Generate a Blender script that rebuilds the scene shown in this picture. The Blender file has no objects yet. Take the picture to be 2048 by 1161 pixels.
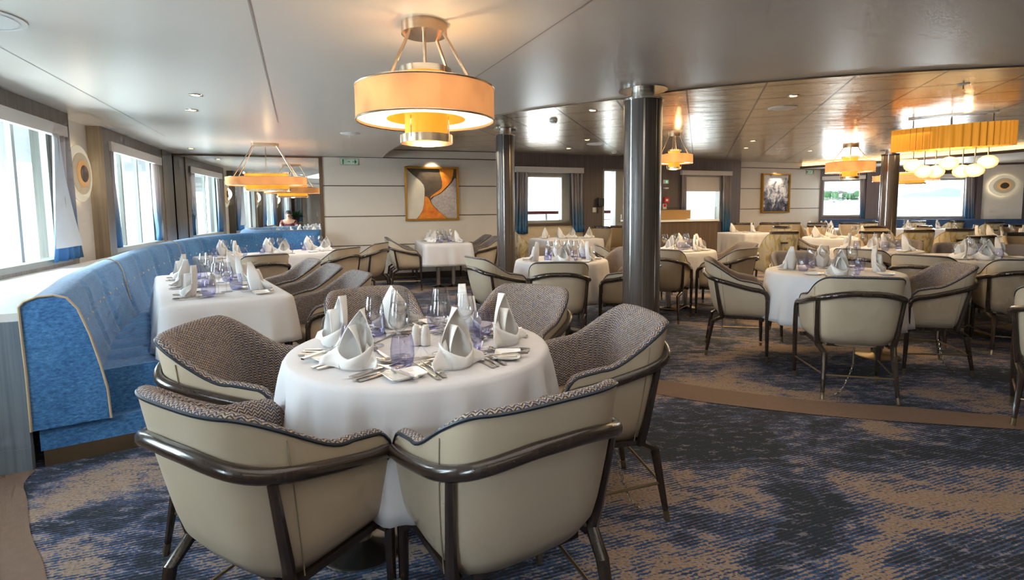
import bpy, bmesh, math, random
from mathutils import Vector, Matrix
PI = math.pi
random.seed(7)
sc = bpy.context.scene
COL = sc.collection

# ------------------------------------------------------------------ camera
F, PITCH, ROLL, Y0, CH = 1024.0, math.radians(4.9), math.radians(0.6), 420.0, 1.28
CY = Y0 + F * math.tan(PITCH)
_f = Vector((0, math.cos(PITCH), -math.sin(PITCH)))
_r0 = Vector((1, 0, 0)); _u0 = _r0.cross(_f)
_r = _r0 * math.cos(ROLL) - _u0 * math.sin(ROLL)
_u = _u0 * math.cos(ROLL) + _r0 * math.sin(ROLL)
camd = bpy.data.cameras.new('camera'); cam = bpy.data.objects.new('camera', camd); COL.objects.link(cam)
cam.matrix_world = Matrix(((_r.x, _u.x, -_f.x, 0), (_r.y, _u.y, -_f.y, 0), (_r.z, _u.z, -_f.z, CH), (0, 0, 0, 1)))
camd.sensor_width = 36; camd.lens = 36 * F / 2048
camd.shift_y = -(580.5 - CY) / 2048
camd.clip_start = 0.05; camd.clip_end = 3000
sc.camera = cam

def ray(px, py): return _f + _r * ((px - 1024) / F) - _u * ((py - CY) / F)
def at(px, py, z):
    d = ray(px, py); t = (z - CH) / d.z
    return Vector((d.x * t, d.y * t, z))
def at_y(px, py, Y):
    d = ray(px, py); t = Y / d.y
    return Vector((d.x * t, Y, CH + d.z * t))

# ------------------------------------------------------------------ materials
MATS = {}
class NT:
    def __init__(s, m): s.t = m.node_tree; s.n = s.t.nodes; s.l = s.t.links
    def new(s, ty, **kw):
        n = s.n.new(ty)
        for k, v in kw.items():
            if k.startswith('i_'):
                key = k[2:]
                n.inputs[int(key) if key.isdigit() else key].default_value = v
            else: setattr(n, k, v)
        return n
    def link(s, a, b): s.l.new(a, b)
    def math(s, op, a, b=None, clamp=False):
        n = s.n.new('ShaderNodeMath'); n.operation = op; n.use_clamp = clamp
        for i, v in enumerate((a, b)):
            if v is None: continue
            if isinstance(v, (int, float)): n.inputs[i].default_value = v
            else: s.l.new(v, n.inputs[i])
        return n.outputs[0]
    def ramp(s, fac, stops, interp='LINEAR'):
        n = s.n.new('ShaderNodeValToRGB'); cr = n.color_ramp; cr.interpolation = interp
        while len(cr.elements) < len(stops): cr.elements.new(0.5)
        for e, (p, c) in zip(cr.elements, stops):
            e.position = p; e.color = (*c, 1) if len(c) == 3 else c
        s.l.new(fac, n.inputs[0]); return n.outputs[0]
    def mix(s, fac, a, b, mode='MIX'):
        n = s.n.new('ShaderNodeMix'); n.data_type = 'RGBA'; n.blend_type = mode
        for sock, v in ((n.inputs[0], fac), (n.inputs[6], a), (n.inputs[7], b)):
            if isinstance(v, (int, float)): sock.default_value = v
            elif isinstance(v, tuple): sock.default_value = (*v, 1) if len(v) == 3 else v
            else: s.l.new(v, sock)
        return n.outputs[2]
    def coords(s, kind='Object', rot=0.0, scale=(1, 1, 1)):
        tc = s.n.new('ShaderNodeTexCoord'); mp = s.n.new('ShaderNodeMapping')
        mp.inputs['Rotation'].default_value = (0, 0, rot); mp.inputs['Scale'].default_value = scale
        s.l.new(tc.outputs[kind], mp.inputs[0]); return mp.outputs[0]
    def noise(s, vec, scale, detail=3, rough=0.5, dist=0.0):
        n = s.n.new('ShaderNodeTexNoise'); n.inputs['Scale'].default_value = scale
        n.inputs['Detail'].default_value = detail; n.inputs['Roughness'].default_value = rough
        n.inputs['Distortion'].default_value = dist
        if vec is not None: s.l.new(vec, n.inputs['Vector'])
        return n.outputs['Fac']
def srgb(r, g, b):
    f = lambda v: (v / 255 / 12.92) if v / 255 <= .04045 else ((v / 255 + .055) / 1.055) ** 2.4
    return (f(r), f(g), f(b))
def mat(name, col, rough=.5, metal=0.0, noise=None, bump=None, **kw):
    m = bpy.data.materials.new(name); m.use_nodes = True; MATS[name] = m
    t = NT(m); p = t.n['Principled BSDF']
    p.inputs['Base Color'].default_value = (*col, 1); p.inputs['Roughness'].default_value = rough; p.inputs['Metallic'].default_value = metal
    for k, v in kw.items(): p.inputs[k.replace('_', ' ')].default_value = v
    vec = None
    if noise:   # (scale3, amount)
        vec = t.coords('Object', scale=noise[0]); n = t.noise(vec, 1.0, 4, .6)
        a = noise[1]
        t.link(t.ramp(n, [(.25, tuple(c * (1 - a) for c in col)), (.75, tuple(min(1, c * (1 + a)) for c in col))]), p.inputs['Base Color'])
    if bump:
        v2 = t.coords('Object', scale=bump[0]); n2 = t.noise(v2, 1.0, 3, .5)
        b = t.new('ShaderNodeBump', i_Strength=bump[1], i_Distance=bump[2]); t.link(n2, b.inputs['Height']); t.link(b.outputs[0], p.inputs['Normal'])
    return m, t, p
def emis(name, col, strength, base=None):
    m, t, p = mat(name, base or col, .5)
    p.inputs['Emission Color'].default_value = (*col, 1); p.inputs['Emission Strength'].default_value = strength
    return m

LEATHER = mat('cream_leather', srgb(184, 168, 145), .42, noise=((9, 9, 9), .04), bump=((300, 300, 300), .08, .001))[0]
SEATLEA = mat('tan_leather', srgb(160, 138, 108), .45, noise=((9, 9, 9), .05))[0]
SEAMM = mat('leather_seam', srgb(150, 139, 120), .5, noise=((9, 9, 9), .05))[0]
PIPE = mat('navy_piping', srgb(20, 32, 46), .4, noise=((20, 20, 20), .1))[0]
WOOD = mat('dark_wood', srgb(46, 36, 30), .25, noise=((40, 40, 6), .35), Coat_Weight=.4, Coat_Roughness=.12)[0]
BRASS = mat('aged_brass', srgb(150, 132, 104), .3, .9, noise=((30, 30, 30), .1))[0]
STEEL = mat('brushed_steel', srgb(196, 190, 180), .25, 1.0, noise=((8, 8, 200), .08))[0]
NICKEL = mat('warm_nickel', srgb(205, 185, 158), .25, 1.0, noise=((8, 8, 120), .08))[0]
CUTL = mat('polished_cutlery', srgb(205, 200, 192), .16, 1.0, noise=((60, 60, 60), .05))[0]
CHROME = mat('chrome', srgb(215, 215, 215), .1, 1.0, noise=((10, 10, 10), .03))[0]
CLOTH = mat('white_tablecloth', srgb(205, 203, 206), .8, noise=((6, 6, 6), .02), bump=((40, 40, 40), .05, .004))[0]
NAPK = mat('white_napkin', srgb(226, 223, 220), .85, noise=((25, 25, 25), .02), bump=((500, 500, 500), .1, .0006))[0]
CHINA = mat('white_china', srgb(240, 238, 234), .15, noise=((10, 10, 10), .01))[0]
CREAMCH = mat('cream_ceramic', srgb(214, 208, 198), .3, noise=((10, 10, 10), .02))[0]
BLACK = mat('black_plastic', srgb(30, 32, 36), .35, noise=((10, 10, 10), .05))[0]
WHITEP = mat('white_plastic', srgb(232, 230, 226), .4, noise=((10, 10, 10), .02))[0]
WALLW = mat('white_wall_panel', srgb(216, 206, 193), .45, noise=((1.5, 1.5, 1.5), .03))[0]
SCONW = mat('sconce_wall_panel', srgb(222, 216, 208), .5, noise=((2, 2, 2), .02))[0]
BRONZE = mat('bronze_trim', srgb(98, 80, 62), .35, .4, noise=((10, 10, 3), .1))[0]
DKTRIM = mat('dark_groove', srgb(70, 56, 44), .5, noise=((10, 10, 10), .1))[0]
SMOOTH = mat('smooth_ceiling', srgb(206, 196, 184), .33, noise=((.7, .7, .7), .03))[0]
LEDGE = mat('white_ledge', srgb(236, 234, 230), .3, noise=((3, 3, 3), .02))[0]
PELM = mat('pelmet_fabric', srgb(226, 218, 210), .7, noise=((5, 5, 5), .03))[0]
FRAMEG = mat('window_frame_grey', srgb(150, 152, 146), .4, noise=((10, 10, 3), .05))[0]
BLINDM = mat('outer_slat', srgb(214, 226, 218), .5, noise=((10, 10, 1), .03))[0]
PIPETAN = mat('tan_piping', srgb(196, 176, 146), .6, noise=((30, 30, 30), .05))[0]
RED = mat('red_plastic', srgb(200, 30, 40), .35, noise=((20, 20, 20), .05))[0]
GREEN = mat('sign_green', srgb(20, 120, 80), .5, noise=((20, 20, 20), .03))[0]
SIGNW = mat('sign_pale', srgb(205, 226, 205), .5, noise=((20, 20, 20), .02))[0]
GOLDF = mat('gold_frame', srgb(176, 128, 46), .3, .7, noise=((20, 20, 20), .12))[0]
SKIN = mat('skin', srgb(190, 140, 112), .5, noise=((20, 20, 20), .06))[0]
HAIR = mat('dark_hair', srgb(36, 30, 28), .6, noise=((80, 80, 20), .3))[0]
MAROON = mat('maroon_shirt', srgb(92, 40, 46), .8, noise=((20, 20, 20), .08))[0]
LEAF = mat('green_leaf', srgb(50, 92, 44), .5, noise=((20, 20, 20), .3))[0]
TREE = mat('tree_green', srgb(92, 130, 84), .9, noise=((.3, .3, .3), .3))[0]
HILL = mat('hill_green', srgb(120, 138, 110), .95, noise=((.05, .05, .05), .25))[0]
HOUSEW = mat('house_white', srgb(236, 232, 224), .8, noise=((.5, .5, .5), .03))[0]
ROOFM = mat('roof_grey', srgb(120, 105, 100), .8, noise=((.5, .5, .5), .1))[0]
BOATB = mat('boat_blue', srgb(60, 110, 170), .4, noise=((1, 1, 1), .05))[0]
RAILR = mat('red_handrail', srgb(150, 70, 56), .5, noise=((10, 10, 10), .1))[0]
PLAIN = mat('plain_carpet_border', srgb(118, 96, 82), .95, noise=((30, 30, 30), .08), bump=((350, 350, 350), .4, .003))[0]
DARKB = mat('dark_baseboard', srgb(58, 44, 36), .45, noise=((10, 10, 10), .1))[0]

# tweed: chevron weave driven by UV in metres
TWEED, t, p = mat('tweed_upholstery', (.3, .28, .26), .92)
uv = t.new('ShaderNodeTexCoord').outputs['UV']; sx = t.new('ShaderNodeSeparateXYZ'); t.link(uv, sx.inputs[0])
cu = t.math('MULTIPLY', sx.outputs[0], 170.0); cv = t.math('MULTIPLY', sx.outputs[1], 170.0)
tri = t.math('PINGPONG', cu, 2.0)
ph = t.math('FRACT', t.math('MULTIPLY', t.math('ADD', cv, tri), .5))
stripe = t.math('GREATER_THAN', ph, .5)
gap = t.math('LESS_THAN', t.math('FRACT', cu), .16)
flo = t.new('ShaderNodeCombineXYZ'); t.link(t.math('FLOOR', cu), flo.inputs[0]); t.link(t.math('FLOOR', cv), flo.inputs[1])
wn = t.new('ShaderNodeTexWhiteNoise'); wn.noise_dimensions = '2D'; t.link(flo.outputs[0], wn.inputs['Vector'])
light = t.ramp(wn.outputs['Value'], [(0, srgb(150, 136, 122)), (.45, srgb(186, 174, 162)), (.75, srgb(136, 142, 164)), (.95, srgb(126, 106, 88))])
dark = t.ramp(wn.outputs['Value'], [(0, srgb(58, 46, 40)), (.5, srgb(78, 62, 52)), (.8, srgb(52, 56, 78))])
colr = t.mix(stripe, dark, light); colr = t.mix(t.math('MULTIPLY', gap, .7), colr, srgb(70, 60, 56)); t.link(colr, p.inputs['Base Color'])
bm_ = t.new('ShaderNodeBump', i_Strength=.5, i_Distance=.002); t.link(stripe, bm_.inputs['Height']); t.link(bm_.outputs[0], p.inputs['Normal'])

# velvet
VELVET, t, p = mat('blue_velvet', srgb(62, 108, 152), .75)
v = t.coords('Object', rot=.9, scale=(44, 44, 90)); n = t.noise(v, 1.0, 4, .75, .2)
v2 = t.coords('Object', scale=(3, 3, 3)); n2 = t.noise(v2, 1.0, 2, .5)
s_ = t.math('ADD', t.math('MULTIPLY', n, .75), t.math('MULTIPLY', n2, .25))
t.link(t.ramp(s_, [(.3, srgb(24, 62, 112)), (.45, srgb(44, 100, 160)), (.6, srgb(72, 134, 194)), (.75, srgb(104, 164, 214))]), p.inputs['Base Color'])
p.inputs['Sheen Weight'].default_value = .6; p.inputs['Sheen Roughness'].default_value = .35; p.inputs['Sheen Tint'].default_value = (.7, .85, 1, 1)
b = t.new('ShaderNodeBump', i_Strength=.2, i_Distance=.004); t.link(n, b.inputs['Height']); t.link(b.outputs[0], p.inputs['Normal'])

# walls of streaked wood laminate
def streak(name, c1, c2, rough=.4, sc_=(45, 45, .8), metal=0.0):
    m, t, p = mat(name, c1, rough, metal)
    v = t.coords('Object', scale=sc_); n = t.noise(v, 1.0, 5, .65)
    t.link(t.ramp(n, [(.3, c1), (.7, c2)]), p.inputs['Base Color']); return m
GREYWOOD = streak('grey_wood_laminate', srgb(92, 88, 84), srgb(128, 122, 114), .35)
WARMWOOD = streak('warm_wood_laminate', srgb(98, 84, 70), srgb(136, 118, 98), .35)
SIDEW = streak('box_side_lit_laminate', srgb(128, 112, 94), srgb(164, 146, 124), .35)  # lighter tone: sconce light on the box side put into the colour
PURPLEW = streak('plum_wood_laminate', srgb(76, 68, 70), srgb(106, 95, 96), .4)
COUNTERW = streak('counter_wood', srgb(74, 60, 50), srgb(104, 86, 72), .35)
PILLARW = streak('pillar_wood', srgb(54, 46, 42), srgb(84, 74, 68), .32)
PARTW = streak('partition_laminate', srgb(96, 110, 126), srgb(128, 140, 152), .4)
PATTERN, t, p = mat('patterned_back_fabric', srgb(190, 176, 130), .7)
v = t.coords('Object', scale=(14, 14, 5)); n = t.noise(v, 1.0, 3, .5, 1.0)
t.link(t.ramp(n, [(.3, srgb(196, 186, 160)), (.48, srgb(206, 198, 172)), (.56, srgb(198, 172, 104)), (.66, srgb(150, 140, 122)), (.8, srgb(120, 112, 100))]), p.inputs['Base Color'])

# carpet: eroded tan over striped navy
CARPET, t, p = mat('carpet_weave', (.2, .2, .2), .97)
ROTC = -math.radians(20)
vb = t.coords('Object', rot=ROTC, scale=(1.0, 1.45, 1)); big = t.noise(vb, 1.05, 8, .68, .5)
vs = t.coords('Object', rot=ROTC, scale=(3.2, 24, 1)); st = t.noise(vs, 1.0, 3, .6)
vf = t.coords('Object', rot=ROTC, scale=(75, 110, 1)); fine = t.noise(vf, 1.0, 2, .6)
sw_ = t.new('ShaderNodeSeparateXYZ'); t.link(t.coords('Object', rot=ROTC), sw_.inputs[0])
line = t.math('ADD', t.math('MULTIPLY', t.math('SINE', t.math('ADD', t.math('MULTIPLY', sw_.outputs[1], 370.0), t.math('MULTIPLY', st, .8))), .5), .5)
msum = t.math('ADD', big, t.math('MULTIPLY', t.math('SUBTRACT', line, .5), .075))
msum = t.math('ADD', msum, t.math('MULTIPLY', t.math('SUBTRACT', fine, .5), .22))
vd = t.coords('Object', rot=ROTC, scale=(11, 26, 1)); dash = t.noise(vd, 1.0, 3, .6)
msum = t.math('ADD', msum, t.math('ADD', t.math('MULTIPLY', t.math('SUBTRACT', st, .5), .12), t.math('MULTIPLY', t.math('SUBTRACT', dash, .5), .26)))
tan_ = t.ramp(fine, [(.3, srgb(118, 99, 86)), (.7, srgb(160, 138, 120))])
blue_ = t.mix(t.ramp(line, [(.84, (0, 0, 0)), (.97, (.8, .8, .8))]), t.ramp(st, [(.3, srgb(24, 48, 80)), (.7, srgb(46, 82, 128))]), srgb(104, 78, 68))
deep = t.mix(t.ramp(line, [(.9, (0, 0, 0)), (.98, (.5, .5, .5))]), t.ramp(fine, [(.3, srgb(15, 28, 38)), (.7, srgb(24, 44, 60))]), srgb(70, 54, 50))
c1 = t.mix(t.ramp(msum, [(.45, (0, 0, 0)), (.48, (1, 1, 1))]), deep, blue_)
c2 = t.mix(t.ramp(msum, [(.525, (0, 0, 0)), (.55, (1, 1, 1))]), c1, tan_)
c2 = t.mix(t.ramp(t.math('ADD', t.math('MULTIPLY', dash, .7), t.math('MULTIPLY', fine, .3)), [(.56, (0, 0, 0)), (.62, (.55, .55, .55))]), c2, srgb(136, 132, 138))
t.link(c2, p.inputs['Base Color'])
b = t.new('ShaderNodeBump', i_Strength=.5, i_Distance=.004); t.link(fine, b.inputs['Height']); t.link(b.outputs[0], p.inputs['Normal'])

# metal strip ceiling: dark joints one way, fine strips the other
METALC, t, p = mat('metal_strip_ceiling', srgb(196, 178, 150), .26, .6)
tc = t.coords('Object', rot=math.radians(20)); sp = t.new('ShaderNodeSeparateXYZ'); t.link(tc, sp.inputs[0])
jx = t.math('LESS_THAN', t.math('ABSOLUTE', t.math('SUBTRACT', t.math('FRACT', t.math('MULTIPLY', t.math('ADD', sp.outputs[0], 20.7 + .13 + .345), 1 / .69)), .5)), .012)
fy = t.math('FRACT', t.math('MULTIPLY', t.math('ADD', sp.outputs[1], 30), 1 / .6))
jy = t.math('LESS_THAN', t.math('PINGPONG', t.math('ADD', fy, .0), .5), .05)
mxx = t.math('MAXIMUM', jx, t.math('MULTIPLY', jy, .5))
t.link(t.mix(mxx, srgb(206, 190, 164), srgb(60, 54, 48)), p.inputs['Base Color'])
vn = t.coords('Object', rot=math.radians(20), scale=(1.2, 6, 1)); nn = t.noise(vn, 1.0, 3, .5)
hgt = t.math('ADD', t.math('MULTIPLY', nn, .5), t.math('MULTIPLY', fy, .8))
b = t.new('ShaderNodeBump', i_Strength=.8, i_Distance=.02); t.link(hgt, b.inputs['Height']); t.link(b.outputs[0], p.inputs['Normal'])

# thin glass (no refraction): tinted transparency under a fresnel reflection
def thinglass(name, tint, edge, refl=.9, base=.04):
    m = bpy.data.materials.new(name); m.use_nodes = True; t = NT(m); t.n.clear()
    lw = t.new('ShaderNodeLayerWeight', i_Blend=.35)
    tr = t.new('ShaderNodeBsdfTransparent'); gl = t.new('ShaderNodeBsdfGlossy'); gl.inputs['Roughness'].default_value = .03
    gl.inputs['Color'].default_value = (refl, refl, refl, 1)
    n = t.noise(t.coords('Object', scale=(1, 1, 260)), 1.0, 1, .5)
    tcol = t.mix(t.math('POWER', lw.outputs['Facing'], 2.2), tint, edge)
    tcz = t.new('ShaderNodeSeparateXYZ'); t.link(t.new('ShaderNodeTexCoord').outputs['Object'], tcz.inputs[0])
    low = t.math('MULTIPLY', t.math('SUBTRACT', 1.0, t.math('MULTIPLY', tcz.outputs[2], 28.0), True), .8 if 'tumbler' in name else 0.0)
    t.link(t.mix(t.math('MAXIMUM', t.math('MULTIPLY', n, .12), low), tcol, edge), tr.inputs['Color'])
    mx = t.new('ShaderNodeMixShader'); t.link(t.math('ADD', t.math('MULTIPLY', t.math('POWER', lw.outputs['Facing'], 3.0), .55), base), mx.inputs[0])
    t.link(tr.outputs[0], mx.inputs[1]); t.link(gl.outputs[0], mx.inputs[2])
    out = t.new('ShaderNodeOutputMaterial'); t.link(mx.outputs[0], out.inputs[0]); return m
GLASSW = thinglass('clear_wine_glass', (.985, .985, .985), (.34, .36, .38), .95, .06)
GLASSB = thinglass('blue_tumbler_glass', (.925, .925, .975), (.60, .62, .82))
PANE = thinglass('window_pane_glass', (.97, .985, .98), (.9, .95, .93), .8, .03)
DISPG = thinglass('display_case_glass', (.95, .95, .93), (.8, .8, .78), .8, .04)
MIRR = mat('mirror_glass', (.9, .91, .9), .0, 1.0, noise=((1, 1, 1), .005))[0]

# lamp shade fabric
def shade_mat(name, col, st, stripes=False):
    m, t, p = mat(name, col, .8)
    v = t.coords('Object', scale=(4, 4, 3)); n = t.noise(v, 1.0, 2, .5)
    e = t.ramp(n, [(.35, tuple(c * .7 for c in col)), (.65, tuple(min(1, c * 1.15) for c in col))])
    t.link(e, p.inputs['Emission Color']); p.inputs['Emission Strength'].default_value = st
    t.link(e, p.inputs['Base Color']); return m
SHADE = shade_mat('amber_drum_shade', srgb(224, 148, 86), .42)
SHADEI = shade_mat('amber_inner_shade', srgb(250, 140, 36), .9)
DIFF = emis('lamp_diffuser', srgb(255, 236, 190), 1.5)
AMBERG = shade_mat('amber_fluted_glass', srgb(206, 128, 36), .42)
GLOBE = emis('lit_globe', srgb(255, 226, 160), 1.1)
BULBW = emis('downlight_bulb', srgb(255, 214, 150), 6.0)
COVE = emis('cove_strip', srgb(255, 214, 150), 1.6)
SC1 = emis('sconce_pale_ring', srgb(240, 230, 204), .18)
SC2 = emis('sconce_sand_ring', srgb(206, 188, 156), .12)
SC3 = emis('sconce_amber_ring', srgb(220, 164, 100), .25)
SC4 = mat('sconce_core', srgb(120, 108, 98), .4, .5, noise=((10, 10, 10), .1))[0]
SCG = emis('sconce_backlight', srgb(255, 240, 205), 2.2)

t = NT(BLINDM); trn = t.new('ShaderNodeBsdfTranslucent'); trn.inputs[0].default_value = (.75, .84, .78, 1); mxs = t.new('ShaderNodeMixShader'); mxs.inputs[0].default_value = .6
t.link(t.n['Principled BSDF'].outputs[0], mxs.inputs[1]); t.link(trn.outputs[0], mxs.inputs[2]); t.link(mxs.outputs[0], t.n['Material Output'].inputs[0])
# amber flutes and globes: brighter face-on, darker at the rim; flute shading painted in
for m_, c_in, c_out, st_ in ((AMBERG, srgb(236, 152, 44), srgb(110, 58, 14), .40), (GLOBE, srgb(255, 240, 200), srgb(226, 176, 96), 1.15)):
    t = NT(m_); lw = t.new('ShaderNodeLayerWeight', i_Blend=.5); cc_ = t.ramp(lw.outputs['Facing'], [(.1, c_in), (.75, c_out)]); t.link(cc_, t.n['Principled BSDF'].inputs['Emission Color']); t.link(cc_, t.n['Principled BSDF'].inputs['Base Color']); t.n['Principled BSDF'].inputs['Emission Strength'].default_value = st_
# ombre curtain: grey above, blue below
CURT, t, p = mat('ombre_curtain', (.4, .4, .45), .8)
so = t.new('ShaderNodeSeparateXYZ'); t.link(t.new('ShaderNodeTexCoord').outputs['Object'], so.inputs[0])
t.link(t.ramp(t.math('MULTIPLY', so.outputs[2], .5), [(.40, srgb(64, 132, 186)), (.58, srgb(112, 140, 164)), (.75, srgb(184, 176, 176)), (1, srgb(200, 190, 186))]), p.inputs['Base Color'])
trn = t.new('ShaderNodeBsdfTranslucent'); t.link(p.inputs['Base Color'].links[0].from_socket, trn.inputs[0]); mxs = t.new('ShaderNodeMixShader'); mxs.inputs[0].default_value = .45; t.link(p.outputs[0], mxs.inputs[1]); t.link(trn.outputs[0], mxs.inputs[2]); t.link(mxs.outputs[0], t.n['Material Output'].inputs[0])
LINING = mat('curtain_lining', srgb(214, 226, 236), .8, noise=((4, 4, 4), .03))[0]

# ------------------------------------------------------------------ mesh helpers
class MB:
    def __init__(s): s.v = []; s.f = []; s.uv = {}; s.mi = []
    def add(s, verts, faces, uvs=None, m=0):
        o = len(s.v); s.v += [tuple(v) for v in verts]; s.f += [tuple(i + o for i in f) for f in faces]; s.mi += [m] * len(faces)
        if uvs:
            for i, u in enumerate(uvs): s.uv[o + i] = u
        return s
    def box(s, c, size, rz=0.0, m=0):
        cx, cy, cz = c; hx, hy, hz = (d / 2 for d in size); co, si = math.cos(rz), math.sin(rz)
        vs = []
        for z in (-hz, hz):
            for x, y in ((-hx, -hy), (hx, -hy), (hx, hy), (-hx, hy)):
                vs.append((cx + x * co - y * si, cy + x * si + y * co, cz + z))
        return s.add(vs, [(0, 3, 2, 1), (4, 5, 6, 7), (0, 1, 5, 4), (1, 2, 6, 5), (2, 3, 7, 6), (3, 0, 4, 7)], m=m)
    def grid(s, rows, closed=False, uvs=None, m=0):
        nu = len(rows[0]); vs = [v for r in rows for v in r]; fs = []
        for i in range(len(rows) - 1):
            for j in range(nu if closed else nu - 1):
                k = (j + 1) % nu
                fs.append((i * nu + j, i * nu + k, (i + 1) * nu + k, (i + 1) * nu + j))
        return s.add(vs, fs, [u for r in uvs for u in r] if uvs else None, m=m)
    def lathe(s, prof, n=24, c=(0, 0, 0), m=0):
        rows = [[(c[0] + r * math.cos(2 * PI * j / n), c[1] + r * math.sin(2 * PI * j / n), c[2] + z) for j in range(n)] for r, z in prof]
        return s.grid(rows, True, m=m)
    def prism(s, poly, z0, z1, m=0):
        n = len(poly); vs = [(x, y, z0) for x, y in poly] + [(x, y, z1) for x, y in poly]
        fs = [tuple(range(n - 1, -1, -1)), tuple(range(n, 2 * n))] + [(i, (i + 1) % n, n + (i + 1) % n, n + i) for i in range(n)]
        return s.add(vs, fs, m=m)
    def tube(s, path, r, n=8, cap=True, closed=False, sy=1.0, up=(0, 0, 1), m=0):
        P = [Vector(p) for p in path]; N = len(P); rows = []; a = None; pd = None
        for i, p in enumerate(P):
            if closed: d = P[(i + 1) % N] - P[i - 1]
            else: d = P[min(i + 1, N - 1)] - P[max(i - 1, 0)]
            d.normalize()
            if a is None:
                u = Vector(up)
                if abs(d.dot(u)) > .9: u = Vector((0, 1, 0)) if abs(d.y) < .7 else Vector((1, 0, 0))
                a = d.cross(u).normalized()
            else: a = pd.rotation_difference(d) @ a      # parallel transport keeps the section from twisting
            a = (a - d * a.dot(d)).normalized(); pd = d
            b_ = a.cross(d).normalized()
            rr = r[i] if isinstance(r, (list, tuple)) else r
            rows.append([p + a * (rr * math.cos(2 * PI * j / n)) + b_ * (rr * sy * math.sin(2 * PI * j / n)) for j in range(n)])
        if closed: rows.append(rows[0])
        o = len(s.v); s.grid(rows, True, m=m)
        if cap and not closed:
            s.f.append(tuple(o + j for j in range(n))); s.f.append(tuple(o + (N - 1) * n + j for j in range(n))); s.mi += [m, m]
        return s
    def build(s, name, mats, parent=None, loc=None, rz=None, smooth=True, angle=.7, recalc=True):
        me = bpy.data.meshes.new(name); me.from_pydata(s.v, [], s.f)
        for mm in (mats if isinstance(mats, (list, tuple)) else [mats]): me.materials.append(mm)
        for pl, mi in zip(me.polygons, s.mi): pl.material_index = mi
        if s.uv:
            ul = me.uv_layers.new(name='uv')
            for lp in me.loops: ul.data[lp.index].uv = s.uv.get(lp.vertex_index, (0, 0))
        if recalc:
            bm = bmesh.new(); bm.from_mesh(me); bmesh.ops.recalc_face_normals(bm, faces=bm.faces); bm.to_mesh(me); bm.free()
        if smooth:
            for pl in me.polygons: pl.use_smooth = True
            me.set_sharp_from_angle(angle=angle)
        me.update()
        o = bpy.data.objects.new(name, me); COL.objects.link(o)
        if parent: o.parent = parent
        if loc is not None: o.location = loc
        if rz is not None: o.rotation_euler = (0, 0, rz)
        return o
def tag(o, label=None, cat=None, group=None, kind=None):
    if label: o['label'] = label
    if cat: o['category'] = cat
    if group: o['group'] = group
    if kind: o['kind'] = kind
    return o
def thing(name, label, cat, loc=(0, 0, 0), rz=0.0, group=None):
    o = bpy.data.objects.new(name, None); COL.objects.link(o); o.location = loc; o.rotation_euler = (0, 0, rz); o.empty_display_size = .1
    return tag(o, label, cat, group)
def dup(o, loc=None, rz=None, label=None, group=None, parent=None):
    c = o.copy(); COL.objects.link(c)
    if parent: c.parent = parent
    if loc is not None: c.location = loc
    if rz is not None: c.rotation_euler = (0, 0, rz)
    if label: c['label'] = label
    if group: c['group'] = group
    for ch in list(o.children): dup(ch, parent=c)
    return c
def struct(o, label=None): return tag(o, label, None, None, 'structure')
def lerp(a, b, t): return a + (b - a) * t
def sstep(a, b, x):
    t = max(0, min(1, (x - a) / (b - a))); return t * t * (3 - 2 * t)
def resample(pts, n):
    P = [Vector(p) for p in pts]; L = [0]
    for a, b in zip(P, P[1:]): L.append(L[-1] + (b - a).length)
    out = []; k = 0
    for i in range(n):
        d = L[-1] * i / (n - 1)
        while k < len(L) - 2 and L[k + 1] < d: k += 1
        t = (d - L[k]) / max(1e-9, L[k + 1] - L[k]); out.append(P[k].lerp(P[k + 1], t))
    return out, L[-1]
def catmull(pts, m=8):
    P = [Vector(p) for p in pts]; P = [P[0] * 2 - P[1]] + P + [P[-1] * 2 - P[-2]]; out = []
    for i in range(1, len(P) - 2):
        for k in range(m):
            t = k / m; a, b, c, d = P[i - 1], P[i], P[i + 1], P[i + 2]
            out.append(.5 * ((2 * b) + (c - a) * t + (2 * a - 5 * b + 4 * c - d) * t * t + (3 * b - a - 3 * c + d) * t ** 3))
    out.append(P[-2]); return out
def rotz(v, a):
    c, s = math.cos(a), math.sin(a); return (v[0] * c - v[1] * s, v[0] * s + v[1] * c)

# ------------------------------------------------------------------ room shell
ZC, ZM = 2.25, 2.40
WA = math.radians(17.35); WP = Vector((-3.35, 9.10, 0)); WU = Vector((math.cos(WA), math.sin(WA), 0)); WN = Vector((math.sin(WA), -math.cos(WA), 0))   # white wall, normal into the room
LP = Vector((-3.89, 4.0, 0)); LV = Vector((-.343, .939, 0)).normalized(); LN = Vector((LV.y, -LV.x, 0)); LA = math.atan2(LV.y, LV.x)
PA = math.radians(21.8); PP = Vector((-.31, 10.05, 0)) ; PU = Vector((math.cos(PA), math.sin(PA), 0)); PN = Vector((math.sin(PA), -math.cos(PA), 0))
RA = math.radians(20); RP = Vector((5.43, 12.54, 0)); RU = Vector((math.cos(RA), math.sin(RA), 0)); RN = Vector((math.sin(RA), -math.cos(RA), 0))
BA = math.radians(-24); BP = Vector((8.07, 13.51, 0)); BU = Vector((math.cos(BA), math.sin(BA), 0)); BN = Vector((math.sin(BA), -math.cos(BA), 0))
def on(P, U, N, s, z, off=0.0): return P + U * s + N * off + Vector((0, 0, z))
def wbox(mb, P, U, N, s0, s1, z0, z1, o0, o1, m=0):   # box in wall coordinates (o = offset into the room)
    ang = math.atan2(U.y, U.x); c = on(P, U, N, (s0 + s1) / 2, (z0 + z1) / 2, (o0 + o1) / 2)
    return mb.box(c, (s1 - s0, abs(o1 - o0), z1 - z0), ang, m)
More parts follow.
